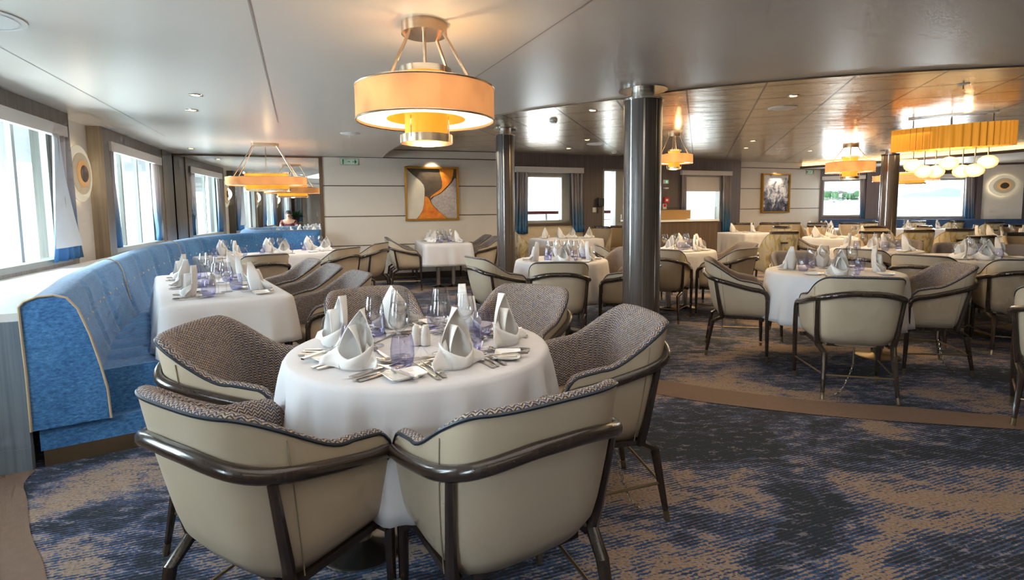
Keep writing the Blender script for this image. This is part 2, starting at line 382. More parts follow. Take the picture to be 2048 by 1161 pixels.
def wallholes(mb, P, U, N, s0, s1, z0, z1, o0, o1, holes, m=0):  # wall slab with rectangular openings
    x = s0
    for a, b_, c, d in sorted(holes):
        if a > x: wbox(mb, P, U, N, x, a, z0, z1, o0, o1, m)
        if c > z0: wbox(mb, P, U, N, a, b_, z0, c, o0, o1, m)
        if d < z1: wbox(mb, P, U, N, a, b_, d, z1, o0, o1, m)
        x = b_
    if x < s1: wbox(mb, P, U, N, x, s1, z0, z1, o0, o1, m)

floor = struct(MB().add([(-9, -9, 0), (15, -9, 0), (15, 15.5, 0), (-9, 15.5, 0)], [(0, 1, 2, 3)]).build('floor', CARPET))
# plain carpet borders
def strip(name, A, B, z=.004):
    A = catmull(A, 6); B = catmull(B, 6); n = 60; a, _ = resample(A, n); b, _ = resample(B, n)
    mb = MB(); mb.grid([[(p.x, p.y, z) for p in a], [(p.x, p.y, z) for p in b]])
    return struct(mb.build(name, PLAIN))
strip('trim_1', [(-.6, 5.6), (.2, 4.55), (1.08, 3.74), (1.91, 3.31), (2.46, 3.17), (3.08, 2.99), (4.6, 2.75), (7, 2.5)],
      [(-.75, 5.3), (.05, 4.25), (.99, 3.43), (1.78, 3.08), (2.29, 2.94), (2.95, 2.80), (4.5, 2.48), (7, 2.2)])
strip('trim_2', [(-2.40, 2.47), (-2.34, 2.34), (-2.20, 2.21), (-1.94, 1.95), (-1.65, 1.70), (-1.2, 1.2), (-.9, .6), (-.8, -1)],
      [(-3.6, 2.3), (-3.6, 2.1), (-3.6, 1.9), (-3.5, 1.4), (-3.4, .8), (-3.2, .2), (-3, -.6), (-2.8, -1.6)])

# ceilings: smooth soffit (lower) and metal strips (higher) with a curved step
BND = [(-2.33, 9.41), (-1.90, 8.25), (-1.15, 6.75), (-.19, 5.37), (.96, 4.60), (1.53, 4.23), (2.51, 3.87), (3.58, 3.67), (5.2, 3.45), (8, 3.2), (15, 3)]
bnd = [(p.x, p.y) for p in catmull([(x, y, 0) for x, y in BND], 6)]
poly = bnd + [(15, -9), (-9, -9), (-9, 12), (-2.33, 12)]
mb = MB(); mb.prism(poly, ZC, ZC + .02)
struct(mb.build('ceiling', SMOOTH))
mb = MB(); mb.grid([[(x, y, ZC - .012) for x, y in bnd], [(x, y, ZM) for x, y in bnd]])
struct(mb.build('trim_3', BRONZE))
mb = MB(); mb.add([(-2.4, 2.5, ZM), (15, 2.5, ZM), (15, 15.5, ZM), (-2.4, 15.5, ZM)], [(0, 1, 2, 3)])
struct(mb.build('ceiling.001', METALC))
# fine joints in the smooth ceiling
def joint(name, a, b, w=.006):
    A = at(*a, ZC); B = at(*b, ZC); d = (B - A).normalized(); nrm = Vector((-d.y, d.x, 0)) * w
    A = A - d * 1.0; z = Vector((0, 0, -.002))
    struct(MB().add([A + nrm + z, A - nrm + z, B - nrm + z, B + nrm + z], [(0, 1, 2, 3)]).build(name, DKTRIM if w > .006 else SMJ))
SMJ = mat('ceiling_joint', srgb(150, 140, 130), .5, noise=((5, 5, 5), .03))[0]
joint('trim_4', (497, 0), (556, 245), .005); joint('trim_5', (100, 148), (330, 272), .003); joint('trim_6', (1100, 55), (950, 155), .004)

# ---- white panelled wall with the mirror, far left
mb = MB()
zs = [0.12, .66, 1.19, 1.74, 2.25, ZM]
for z0, z1 in zip(zs, zs[1:]):
    wbox(mb, WP, WU, WN, 0.03, 3.3, z0 + .009, z1 - .009, -.1, 0)
wbox(mb, WP, WU, WN, -2.6, 3.3, 0, ZM, -.2, -.1)
wall_back = struct(mb.build('wall_back', WALLW))
mb = MB()
for z in zs[1:-1]: wbox(mb, WP, WU, WN, .03, 3.3, z - .009, z + .009, -.1, -.006)
struct(mb.build('trim_7', DKTRIM))
mb = MB(); wbox(mb, WP, WU, WN, 0.03, 3.3, 0, .12, -.1, .008); struct(mb.build('baseboard_back', DARKB))
mir = thing('wall_mirror', 'wide bronze framed mirror above the blue banquette on the far left wall', 'mirror', on(WP, WU, WN, -1.2, .9))
mb = MB(); wbox(mb, WP, WU, WN, -2.34, -.03, .80, ZC - .03, -.09, -.02); o = mb.build('mirror_glass', MIRR); o.parent = mir; o.matrix_parent_inverse = Matrix.Translation(-mir.location)
def sub(mb, name, m, par, **kw):
    o = mb.build(name, m, **kw); o.parent = par
    o.matrix_parent_inverse = (Matrix.Translation(par.location) @ Matrix.Rotation(par.rotation_euler[2], 4, 'Z')).inverted(); return o
mb = MB(); wbox(mb, WP, WU, WN, -2.4, .03, ZC - .03, ZC - .002, -.09, .012); wbox(mb, WP, WU, WN, -.03, .03, .0, ZC - .03, -.09, .012); wbox(mb, WP, WU, WN, -2.42, -2.34, .8, ZC - .03, -.09, .012)
sub(mb, 'mirror_frame', BRONZE, mir)

# ---- left window wall: modules of projecting window boxes and sconce panels
LT = 4.71
mods = [(1.90, 4.70), (-1.12, 1.10), (-4.1, -1.87), (-7.1, -4.85), (-10.1, -7.85)]
mbw = MB(); mbp = MB(); wn_i = 0
for k, (a, b_) in enumerate(mods):
    w0, w1 = a + .20, (b_ - .14 if k else 3.98)
    wallholes(mbw, LP, LV, LN, a, b_, 0, ZC, -.16, 0, [(w0, w1, .83, 2.10)])
    wbox(mbw, LP, LV, LN, a, a + .02, 0, ZC, -.3, 0); wbox(mbw, LP, LV, LN, b_ - .02, b_, 0, ZC, -.3, 0)
    wn_i += 1
    w = struct(bpy.data.objects.new('window_%d' % wn_i, None)); COL.objects.link(w); w.location = on(LP, LV, LN, (w0 + w1) / 2, .83)
    w.rotation_euler = (0, 0, LA)
    mb = MB(); o0, o1 = -.16, -.11
    wbox(mb, LP, LV, LN, w0, w1, .83, .88, o0, -.0); wbox(mb, LP, LV, LN, w0, w1, 2.06, 2.10, o0, o1)
    wbox(mb, LP, LV, LN, w0, w0 + .05, .83, 2.10, o0, o1); wbox(mb, LP, LV, LN, w1 - .05, w1, .83, 2.10, o0, o1)
    sub(mb, 'window_frame', FRAMEG, w)
    for fr in (.36, .68):
        mb = MB(); c = lerp(w0, w1, fr); wbox(mb, LP, LV, LN, c - .022, c + .022, .88, 2.06, -.15, -.11); sub(mb, 'mullion', FRAMEG, w)
    for fr in (.16, .44, .60, .80, .93):
        mb = MB(); c = lerp(w0, w1, fr); wbox(mb, LP, LV, LN, c - .07, c + .07, .80, 2.2, -.46, -.42); sub(mb, 'outer_slat', BLINDM, w)
    mb = MB(); wbox(mb, LP, LV, LN, w0 + .02, w1 - .02, .85, 2.08, -.14, -.135); sub(mb, 'window_pane', PANE, w)
    mb = MB(); wbox(mb, LP, LV, LN, w0 - .03, w1 + .03, 2.0, 2.11, -.02, .03); sub(mb, 'pelmet', PELM, w)
struct(mbw.build('wall_left', GREYWOOD))
mb = MB(); wbox(mb, LP, LV, LN, 1.885, 1.90, 0, ZC, -.14, .004); struct(mb.build('trim_15', SIDEW))
for k, (a, b_) in enumerate([(1.10, 1.90), (-1.87, -1.12), (-4.85, -4.1), (-7.85, -7.1)]):
    wbox(mbp, LP, LV, LN, a, b_, 0, ZC, -.25, -.14)
struct(mbp.build('wall_left.001', SCONW))
mb = MB(); wbox(mb, LP, LV, LN, 3.98 + .14, 4.20, .8, ZC, -.05, .012); struct(mb.build('trim_8', WARMWOOD))

def curtain(P, U, N, s_top, s_bot, z0, z1, off, label, folds=5, tie=None, lining=False):
    mb = MB(); n = 60; rows = []
    for i in range(15):
        q = i / 14; z = lerp(z1, z0, q)
        a = lerp(s_top[0], s_bot[0], q ** 1.4); b_ = lerp(s_top[1], s_bot[1], q ** 1.4)
        if tie: # pinch
            kf = 1 - .55 * math.exp(-((z - tie) / .10) ** 2); m_ = (a + b_) / 2; a = m_ + (a - m_) * kf; b_ = m_ + (b_ - m_) * kf
        rows.append([tuple(on(P, U, N, lerp(a, b_, j / n), z, off + .022 * math.sin(j / n * folds * 2 * PI) + .012 * math.sin(j / n * folds * 4.1 + q * 3))) for j in range(n + 1)])
    mb.grid(rows); c = mb.build('curtain', CURT, recalc=False); tag(c, label, 'curtain', None)
    sol = c.modifiers.new('cloth', 'SOLIDIFY'); sol.thickness = .006
    return c
c0_ = curtain(LP, LV, LN, (.66, .96), (.50, 1.08), .86, 2.0, .035, 'grey to blue curtain flaring out beside the nearest left window', 4)
o = MB().grid([[tuple(on(LP, LV, LN, lerp(a_, b_, j / 6), z, .075 + .01 * math.sin(j))) for j in range(7)] for a_, b_, z in ((.60, .70, 1.96), (.55, .76, 1.6), (.50, .88, 1.25), (.46, 1.0, .98))]).build('lining', LINING, c0_); o['label'] = 'pale lining'
curtain(LP, LV, LN, (2.10, 2.24), (2.08, 2.36), .88, 2.0, -.03, 'narrow grey-blue curtain at the near edge of the second left window', 3)
curtain(LP, LV, LN, (3.72, 3.98), (3.78, 3.97), .88, 2.0, -.03, 'grey to blue curtain tied near its foot beside the mirror', 4, tie=1.05)
for k, (a, b_) in enumerate(mods[2:]):
    pos = ['first', 'second', 'third'][k]
    curtain(LP, LV, LN, (a + .2, a + .5), (a + .2, a + .55), .86, 2.0, -.02, 'blue curtain seen only in the mirror, %s window behind, far edge' % pos, 4)
    curtain(LP, LV, LN, (b_ - .5, b_ - .16), (b_ - .55, b_ - .12), .86, 2.0, -.02, 'blue curtain seen only in the mirror, %s window behind, near edge' % pos, 4)

def sconce(P, U, N, s, z, off, label, r=.29, irregular=0.0):
    c = on(P, U, N, s, z, off); ang = math.atan2(U.y, U.x)
    th = thing('wall_sconce', label, 'wall lamp', c, ang)
    def disc(rx, d0, d1, m, name, dx=0.0):
        mb = MB(); n = 40; ring = [(rx * math.cos(2 * PI * j / n) * (1 + irregular * math.sin(2 * PI * j / n * 2 + 1)) + dx, rx * math.sin(2 * PI * j / n) * (1 - irregular * .5)) for j in range(n)]
        rows = [[(x * k, -d, y * k) for x, y in ring] for k, d in ((.0, d1), (.9, d1), (1, d1 - .006), (1, d0), (.0, d0))]
        mb.grid(rows, True); o = mb.build(name, m, th); return o
    disc(r * .88, -.0, .045, SCG, 'backlight'); disc(r, .05, .065, SC1, 'outer_disc'); disc(r * .74, .064, .078, SC2, 'middle_disc', .01)
    disc(r * .48, .077, .09, SC3, 'amber_ring', .01); disc(r * .30, .089, .10, SC4, 'core', .012)
    l = bpy.data.lights.new('sconce_light', 'POINT'); l.energy = 7; l.color = (1, .9, .7); l.shadow_soft_size = .15
    lo_ = bpy.data.objects.new('sconce_light', l); COL.objects.link(lo_); lo_.location = c + N * .0 + N * .02; lo_.parent = None
    return th
# tilt: disc is drawn with local -Y into the room
sconce(LP, LV, LN, 1.47, 1.70, -.13, 'round layered backlit disc sconce between the left windows')
sconce(LP, LV, LN, -1.5, 1.70, -.13, 'round disc sconce behind the camera seen only in the mirror, near one')
sconce(LP, LV, LN, -4.48, 1.70, -.13, 'round disc sconce behind the camera seen only in the mirror, far one')


# ---- plum wood wall with windows and a glazed door
mb = MB()
wallholes(mb, PP, PU, PN, 0, 6.26, 0, ZM, -.2, 0, [(.62, 1.64, 1.0, 2.02), (2.42, 2.96, .02, 2.12), (4.56, 5.78, .95, 2.04)])
struct(mb.build('wall_far', PURPLEW))
BEIGE = mat('beige_dado', srgb(206, 188, 158), .5, noise=((4, 4, 4), .03))[0]
mb = MB(); wbox(mb, PP, PU, PN, .42, 1.94, .12, .95, 0, .012); struct(mb.build('trim_9', BEIGE))
mb = MB(); wbox(mb, PP, PU, PN, .42, 1.94, .95, 1.0, 0, .05); struct(mb.build('trim_10', DKTRIM))
mb = MB(); wbox(mb, PP, PU, PN, 0, 2.4, 0, .12, 0, .014); wbox(mb, PP, PU, PN, 2.98, 6.2, 0, .12, 0, .014); struct(mb.build('baseboard_far', DARKB))
def pwindow(idx, s0, s1, z0, z1, P, U, N, fw=.06, pel=None, blind=None, rt=.05):
    w = struct(bpy.data.objects.new('window_%d' % idx, None)); COL.objects.link(w); w.location = on(P, U, N, (s0 + s1) / 2, z0); w.rotation_euler = (0, 0, math.atan2(U.y, U.x))
    mb = MB()
    wbox(mb, P, U, N, s0, s1, z0, z0 + fw, -.17, -.02); wbox(mb, P, U, N, s0, s1, z1 - fw, z1, -.17, -.02)
    wbox(mb, P, U, N, s0, s0 + fw, z0, z1, -.17, -.02); wbox(mb, P, U, N, s1 - rt, s1, z0, z1, -.17, -.02)
    sub(mb, 'window_frame', FRAMEG if idx < 20 else CURT, w)
    mb = MB(); wbox(mb, P, U, N, s0 + .01, s1 - .01, z0 + .01, z1 - .01, -.13, -.125); sub(mb, 'window_pane', PANE, w)
    if pel: mb = MB(); wbox(mb, P, U, N, pel[0], pel[1], pel[2], pel[3], -.0, .07); sub(mb, 'pelmet', PELM, w)
    if blind: mb = MB(); wbox(mb, P, U, N, s0 + .04, s1 - .04, blind, z1, -.05, -.04); sub(mb, 'roller_blind', PELM, w)
    return w
pwindow(6, .62, 1.64, 1.0, 2.02, PP, PU, PN, .06, (.41, 1.93, 2.02, 2.13), 1.93, .18)
pwindow(7, 4.56, 5.78, .95, 2.04, PP, PU, PN, .05, (4.46, 5.93, 2.03, 2.13), 1.66, .14)
curtain(PP, PU, PN, (.43, .68), (.40, .66), .80, 2.02, .05, 'grey to blue curtain left of the far window with the red handrail', 4)
curtain(PP, PU, PN, (1.64, 1.93), (1.68, 1.95), .80, 2.02, .05, 'grey to blue curtain right of the far window with the red handrail', 4)
curtain(PP, PU, PN, (4.47, 4.60), (4.45, 4.60), .70, 2.03, .05, 'narrow curtain left of the far window above the glass display counter', 3)
curtain(PP, PU, PN, (5.66, 5.92), (5.68, 5.94), .70, 2.03, .05, 'grey to blue curtain at far window beside the second white wall', 4)
d = struct(bpy.data.objects.new('door_1', None)); COL.objects.link(d); d.location = on(PP, PU, PN, 2.69, 0); d.rotation_euler = (0, 0, PA)
mb = MB(); wbox(mb, PP, PU, PN, 2.42, 2.46, .02, 2.12, -.18, .01); wbox(mb, PP, PU, PN, 2.74, 2.96, .02, 2.12, -.18, .01); wbox(mb, PP, PU, PN, 2.42, 2.96, 2.08, 2.12, -.18, .01); wbox(mb, PP, PU, PN, 2.42, 2.96, .02, .2, -.14, -.1)
sub(mb, 'door_frame', FRAMEG, d)
mb = MB(); wbox(mb, PP, PU, PN, 2.45, 2.75, .2, 2.09, -.12, -.115); sub(mb, 'door_glass', PANE, d)
mb = MB(); mb.tube([on(PP, PU, PN, 2.84, 1.0, .02), on(PP, PU, PN, 2.84, 1.0, .06), on(PP, PU, PN, 2.84, 1.15, .06)], .012, 8); sub(mb, 'door_handle', STEEL, d)

# ---- second white panelled wall, right
mb = MB(); zs = [.12, .70, 1.24, 1.74, 2.25, ZM]
wbox(mb, RP, RU, RN, 0, 2.9, 0, ZM, -.2, -.02)
for z0, z1 in zip(zs, zs[1:]): wbox(mb, RP, RU, RN, 0, 2.87, z0 + .009, z1 - .009, -.1, 0)
struct(mb.build('wall_right', WALLW))
mb = MB()
for z in zs[1:-1]: wbox(mb, RP, RU, RN, 0, 2.87, z - .010, z + .010, -.1, -.006)
wbox(mb, RP, RU, RN, 2.86, 2.92, 0, 2.25, -.1, .02); struct(mb.build('trim_11', DKTRIM))
mb = MB(); wbox(mb, RP, RU, RN, 0, 2.87, 0, .12, -.1, .01); struct(mb.build('baseboard_right', DARKB))
# ---- far right window wall
mb = MB(); wallholes(mb, BP, BU, BN, -.05, 5.6, 0, 2.25, -.2, 0, [(.08, .97, 1.02, 1.96), (1.58, 3.04, .98, 1.92)])
wbox(mb, BP, BU, BN, 1.02, 1.10, .9, 2.25, 0, .10); wbox(mb, BP, BU, BN, 3.20, 3.30, .9, 2.25, 0, .10)
struct(mb.build('wall_right.001', PURPLEW))
mb = MB(); wbox(mb, BP, BU, BN, 3.31, 4.06, .9, 2.2, 0, .02); struct(mb.build('trim_12', SCONW))
pwindow(8, .08, .97, 1.02, 1.96, BP, BU, BN, .04, (.05, 1.0, 1.97, 2.06))
pwindow(9, 1.58, 3.04, .98, 1.92, BP, BU, BN, .04, (1.5, 3.1, 1.93, 2.03))
curtain(BP, BU, BN, (.88, 1.0), (.93, 1.05), .98, 1.97, .03, 'grey-blue curtain right of the window showing boats and houses', 3)
curtain(BP, BU, BN, (3.0, 3.16), (3.02, 3.2), .95, 1.93, .03, 'grey-blue curtain between the wide bright window and the right sconce', 3)
sconce(BP, BU, BN, 3.68, 1.72, .02, 'round layered backlit disc sconce on the far right wall', .25, .08)
# lower ceiling over the far right with a lit cove edge
fa = [at(1600, 338, 2.25), at(1760, 327, 2.25), at(1900, 316, 2.25), at(2048, 304, 2.25), at(2200, 290, 2.25)]
fa = catmull(fa, 5); nrm = Vector((.35, .94, 0))
mb = MB(); mb.grid([[tuple(p) for p in fa], [(p.x, p.y, 2.31) for p in fa], [(p.x + .03, p.y + .09, 2.31) for p in fa]]); struct(mb.build('trim_13', BRONZE))
mb = MB(); mb.grid([[(p.x + .03, p.y + .09, 2.31) for p in fa], [(p.x + .03, p.y + .09, ZM - .003) for p in fa]]); struct(mb.build('trim_14', COVE))
mb = MB(); mb.prism([(p.x + .005, p.y + .015) for p in fa] + [(15, 11), (15, 15.4), (7.4, 15.4)], 2.25, 2.27); struct(mb.build('ceiling.002', SMOOTH))

# ---- pillars
STRIPM = mat('pillar_strip_steel', srgb(200, 196, 188), .22, 1.0, noise=((8, 8, 60), .08))[0]
def pillar(px, py, R, z, label, strips=9):
    th = thing('pillar', label, 'pillar', (px, py, 0))
    MB().lathe([(R, 0), (R, z - .09)], 48).build('shaft', PILLARW, th)
    for k in range(strips):
        a = 2 * PI * k / strips + .35; mb = MB(); w = .05 if k % 2 else .075
        rows = [[((R + .002) * math.cos(a + w * (j / 4 - .5) * 1.2), (R + .002) * math.sin(a + w * (j / 4 - .5) * 1.2), zz) for j in range(5)] for zz in (0, z - .09)]
        mb.grid(rows); mb.build('chrome_strip', STRIPM, th)
    MB().lathe([(R, z - .10), (R + .014, z - .10), (R + .014, z - .085), (R * .55, z - .08)], 40).build('ring', CHROME, th)
    MB().lathe([(R * .62, z - .085), (R * .62, z)], 32).build('neck', STEEL, th)
    MB().lathe([(0, z - .012), (R * 1.28, z - .012), (R * 1.28, z - .001)], 40).build('ceiling_plate', CHROME, th)
    MB().lathe([(R + .006, 0), (R + .006, .1), (R, .105)], 40).build('base_ring', STEEL, th)
    return th
pillar(1.085, 4.28, .152, ZC, 'large round dark wood pillar with chrome strips at the centre right')
pillar(-.08, 7.22, .128, ZM, 'round dark wood pillar left of centre between two tables')
pp = at_y(1777, 400, 9.6); pillar(pp.x, 9.6, .14, 2.32, 'slim round pillar in front of the far right windows')

# ================================================================= banquette
RID = [(-2.395, 2.50, .865), (-2.66, 2.90, .872), (-3.0, 3.42, .882), (-3.42, 4.24, .90), (-3.86, 5.2, .915), (-4.22, 6.22, .93), (-4.42, 7.2, .94), (-4.36, 8.05, .945), (-4.0, 8.68, .945), (-3.38, 8.98, .945)]
RIDS, RL = resample(catmull(RID, 12), 141)
def frame_at(i):
    a = RIDS[max(0, i - 1)]; b_ = RIDS[min(len(RIDS) - 1, i + 1)]; d = b_ - a; d.z = 0; d.normalize()
    return RIDS[i], d, Vector((d.y, -d.x, 0))
bq = thing('banquette', 'long curved blue velvet banquette with buttoned back along the left windows', 'banquette', (-3.2, 5, 0))
def sweep(name, prof, m, i0=0, i1=140, cap=True, seam=None, par=bq):
    rows = []
    for i in range(i0, i1 + 1):
        P, d, n = frame_at(i); s_ = RL * i / 140
        k = 0.0
        if seam: k = math.exp(-((((s_ + seam / 2) % seam) - seam / 2) / .03) ** 2)
        row = []
        for q in prof:
            w, z = q[0], q[1]; sc_ = q[2] if len(q) > 2 else 0
            w2 = w - .028 * k * sc_ * (1 if len(q) < 4 else 0); zz = (P.z - .93 + z) if z > .6 else z
            if len(q) > 3: zz -= .022 * k
            v = P + n * w2; row.append((v.x, v.y, zz))
        rows.append(row)
    mb = MB(); mb.grid(rows)
    if cap:
        m_ = len(prof); mb.f.append(tuple(range(m_))); mb.mi.append(0); o = (i1 - i0) * m_; mb.f.append(tuple(range(o, o + m_))); mb.mi.append(0)
    return sub(mb, name, m, par, angle=.9)
sweep('backrest', [(.0, .2), (-.02, .80), (-.02, .88), (.0, .92), (.04, .94), (.09, .945), (.13, .93), (.155, .90, 1), (.17, .86, 1), (.19, .74, 1), (.215, .6, 1), (.24, .5, 1), (.26, .42), (.26, .2)], VELVET, seam=.62)
sweep('seat', [(.22, .2), (.22, .43), (.26, .445, 1, 1), (.45, .45, 1, 1), (.62, .445, 1, 1), (.665, .43, 1, 1), (.68, .40), (.68, .2)], VELVET, 1, seam=.30)
sweep('velvet_base', [(.0, .085), (.0, .2), (.665, .2), (.665, .085)], VELVET)
sweep('kick_plate', [(.01, .0), (.01, .085), (.65, .085), (.65, .0)], BRONZE)
def pipe(name, w, z, i0=0, i1=140, r=.006):
    pts = []
    for i in range(i0, i1 + 1, 2):
        P, d, n = frame_at(i); v = P + n * w; pts.append((v.x, v.y, (P.z - .93 + z) if z > .6 else z))
    sub(MB().tube(pts, r, 6), name, PIPETAN, bq)
pipe('piping', .683, .42, 1); pipe('piping', .682, .2, 1)
# end panel of the backrest
P0, d0, n0 = frame_at(0)
ep = [(-.025, .2), (-.025, .5), (-.03, .78), (-.03, .83), (-.01, .855), (.04, .875), (.10, .878), (.15, .86), (.19, .80), (.23, .66), (.262, .5), (.285, .36), (.29, .2)]
mb = MB()
rows = [[tuple(P0 + n0 * w - d0 * dd + Vector((0, 0, z - P0.z))) for w, z in ep] for dd in (-.02, .02)]
mb.grid(rows); n_ = len(ep); mb.f += [tuple(range(n_)), tuple(range(n_, 2 * n_))]; mb.mi += [0, 0]
sub(mb, 'end_panel', VELVET, bq)
sub(MB().tube([P0 + n0 * w - d0 * .022 + Vector((0, 0, z - P0.z)) for w, z in ep], .006, 6), 'piping', PIPETAN, bq)
# tan welts and buttons on the back
for s_ in (1.9, 4.1):
    i = int(140 * s_ / RL); P, d, n = frame_at(i)
    sub(MB().tube([P + n * w + Vector((0, 0, z - .93)) for w, z in ((.0, .925), (.05, .95), (.10, .95), (.15, .915), (.172, .86), (.192, .74), (.218, .6))], .005, 6), 'welt', PIPETAN, bq)
for k in range(30):
    s_ = .35 + k * .205
    if s_ > RL - .2: break
    i = int(140 * s_ / RL); P, d, n = frame_at(i); v = P + n * .186 + Vector((0, 0, .745 - .93))
    mb = MB(); mb.lathe([(0, .008), (.008, .007), (.012, .0), (.0, -.006)], 10)
    mb.v = [tuple(v + n * z + d * x + Vector((0, 0, y))) for x, y, z in mb.v]
    sub(mb, 'button', PIPETAN, bq)
# white ledge behind the banquette
lg = thing('window_ledge', 'white topped ledge cabinet between the left windows and the banquette', 'ledge', (-3.2, 2.3, 0))
back = [(RIDS[i] - frame_at(i)[2] * .03) for i in range(0, 127, 3)]
lw = [LP + LV * t for t in (4.6, 3, 1.5, 0, -1.6, -1.98)]
mb = MB(); mb.prism([(p.x, p.y) for p in back] + [(p.x - .0, p.y) for p in lw], .76, .80); sub(mb, 'top', LEDGE, lg)
A = P0 - n0 * .03; B = LP + LV * -1.98
mb = MB(); dd = (B - A); dd.z = 0; L_ = dd.length; ang = math.atan2(dd.y, dd.x)
mid = (A + B) / 2; mb.box((mid.x, mid.y, .44), (L_, .03, .64), ang); sub(mb, 'end_board', PARTW, lg)
mb = MB(); mb.box((mid.x, mid.y, .06), (L_, .036, .12), ang); sub(mb, 'plinth', PARTW, lg)

# ================================================================= chairs
def uplan(a, b, y0, yf, n_exp=3.0, m=65):
    pts = [(a, yf, 0), (a, lerp(yf, y0, .5), 0)]
    pts = [(-a, yf, 0), (-a, lerp(yf, y0, .5), 0)]
    for k in range(25):
        ph = PI - PI * k / 24; c, s_ = math.cos(ph), math.sin(ph)
        pts.append((a * math.copysign(abs(c) ** (2 / n_exp), c), y0 - b * abs(s_) ** (2 / n_exp), 0))
    pts += [(a, lerp(yf, y0, .5), 0), (a, yf, 0)]
    P, L = resample(pts, m); return P, L
ARM = dict(P=uplan(.283, .18, -.04, .212), zb=.355)
def arm_top(q):  # q metres from the back centre along the plan
    z = .82 - .006 * (q / .25) ** 2
    if q > .23: z = lerp(.814, .662, sstep(.22, .47, q))
    if q > .48: z = lerp(.662, .636, (q - .48) / .14)
    if q > .58: z -= .05 * ((q - .58) / .06) ** 2
    return z
def side_top(q):
    z = .88
    if q > .20: z = lerp(.88, .47, sstep(.20, .62, q) ** .8)
    return z
def plan_pt(P, L, i, s_, off, z, lean, zb, taper=.10):
    m = len(P); p = P[i]; a = P[max(0, i - 1)]; b_ = P[min(m - 1, i + 1)]; d = (b_ - a).normalized(); n = Vector((d.y, -d.x, 0))  # outward
    if n.dot(Vector((p.x, p.y + .05, 0))) < 0: n = -n
    q = abs(i / (m - 1) - .5) * L; back = 1 - sstep(.22, .5, q)
    k = 1 - taper * (1 - s_) ** 2
    v = Vector((p.x * k, p.y * lerp(1, k, back), 0)) + n * off
    return Vector((v.x, v.y - lean * back * max(0, z - zb), z))
def shell(par, P, L, topf, zb, thick, lean, m_out, m_in, zseat, puff=.014, names=('shell', 'tweed_pad', 'piping'), m_pipe=PIPE, taper=.10):
    m = len(P); Q = [abs(i / (m - 1) - .5) * L for i in range(m)]; T = [topf(q) for q in Q]
    NS = 9; outer = []
    for r in range(NS):
        s_ = r / (NS - 1); outer.append([plan_pt(P, L, i, s_, -.03 * max(0, 1 - s_ * 7) , lerp(zb, T[i], s_), lean, zb, taper) for i in range(m)])
    mb = MB(); mb.grid(outer)
    # front caps
    for i in (0, m - 1):
        rows = [[outer[r][i], plan_pt(P, L, i, r / (NS - 1), -thick * .5, lerp(zb, T[i], r / (NS - 1)), lean, zb, taper) + Vector((0, .012 if r < NS - 1 else 0, 0)), plan_pt(P, L, i, r / (NS - 1), -thick, lerp(zb, T[i], r / (NS - 1)), lean, zb, taper)] for r in range(NS)]
        mb.grid(rows)
    mb.f.append(tuple(range(m))); mb.mi.append(0)   # underside
    mb.build(names[0], m_out, par, angle=1.0)
    prof = [(0, 0), (-.004, puff * .8), (-.018, puff), (-thick * .72, puff * .6), (-thick, -.008), (-thick - .004, -.04)]
    rows = []; uvs = []
    us = [L * i / (m - 1) for i in range(m)]
    hv = 0; prev = None
    for off, dz in prof:
        rows.append([plan_pt(P, L, i, 1, off, T[i] + dz, lean, zb, taper) for i in range(m)])
    for k in (.25, .5, .75, 1):
        rows.append([plan_pt(P, L, i, 1 - k * .5, -thick - .006 - .012 * math.sin(k * PI), lerp(T[i] - .04, zseat, k), lean, zb, taper) for i in range(m)])
    acc = [0.0] * m
    for r, row in enumerate(rows):
        if r: acc = [acc[i] + (row[i] - rows[r - 1][i]).length for i in range(m)]
        uvs.append([(us[i], acc[i]) for i in range(m)])
    mb = MB(); mb.grid(rows, uvs=uvs); mb.build(names[1], m_in, par, angle=1.2)
    path = [outer[4][0]] + [outer[6][0]] + [outer[NS - 1][i] + Vector((0, 0, .002)) for i in range(m)] + [outer[6][m - 1], outer[4][m - 1]]
    MB().tube(path, .0052, 6).build(names[2], m_pipe, par)
    return Q, T
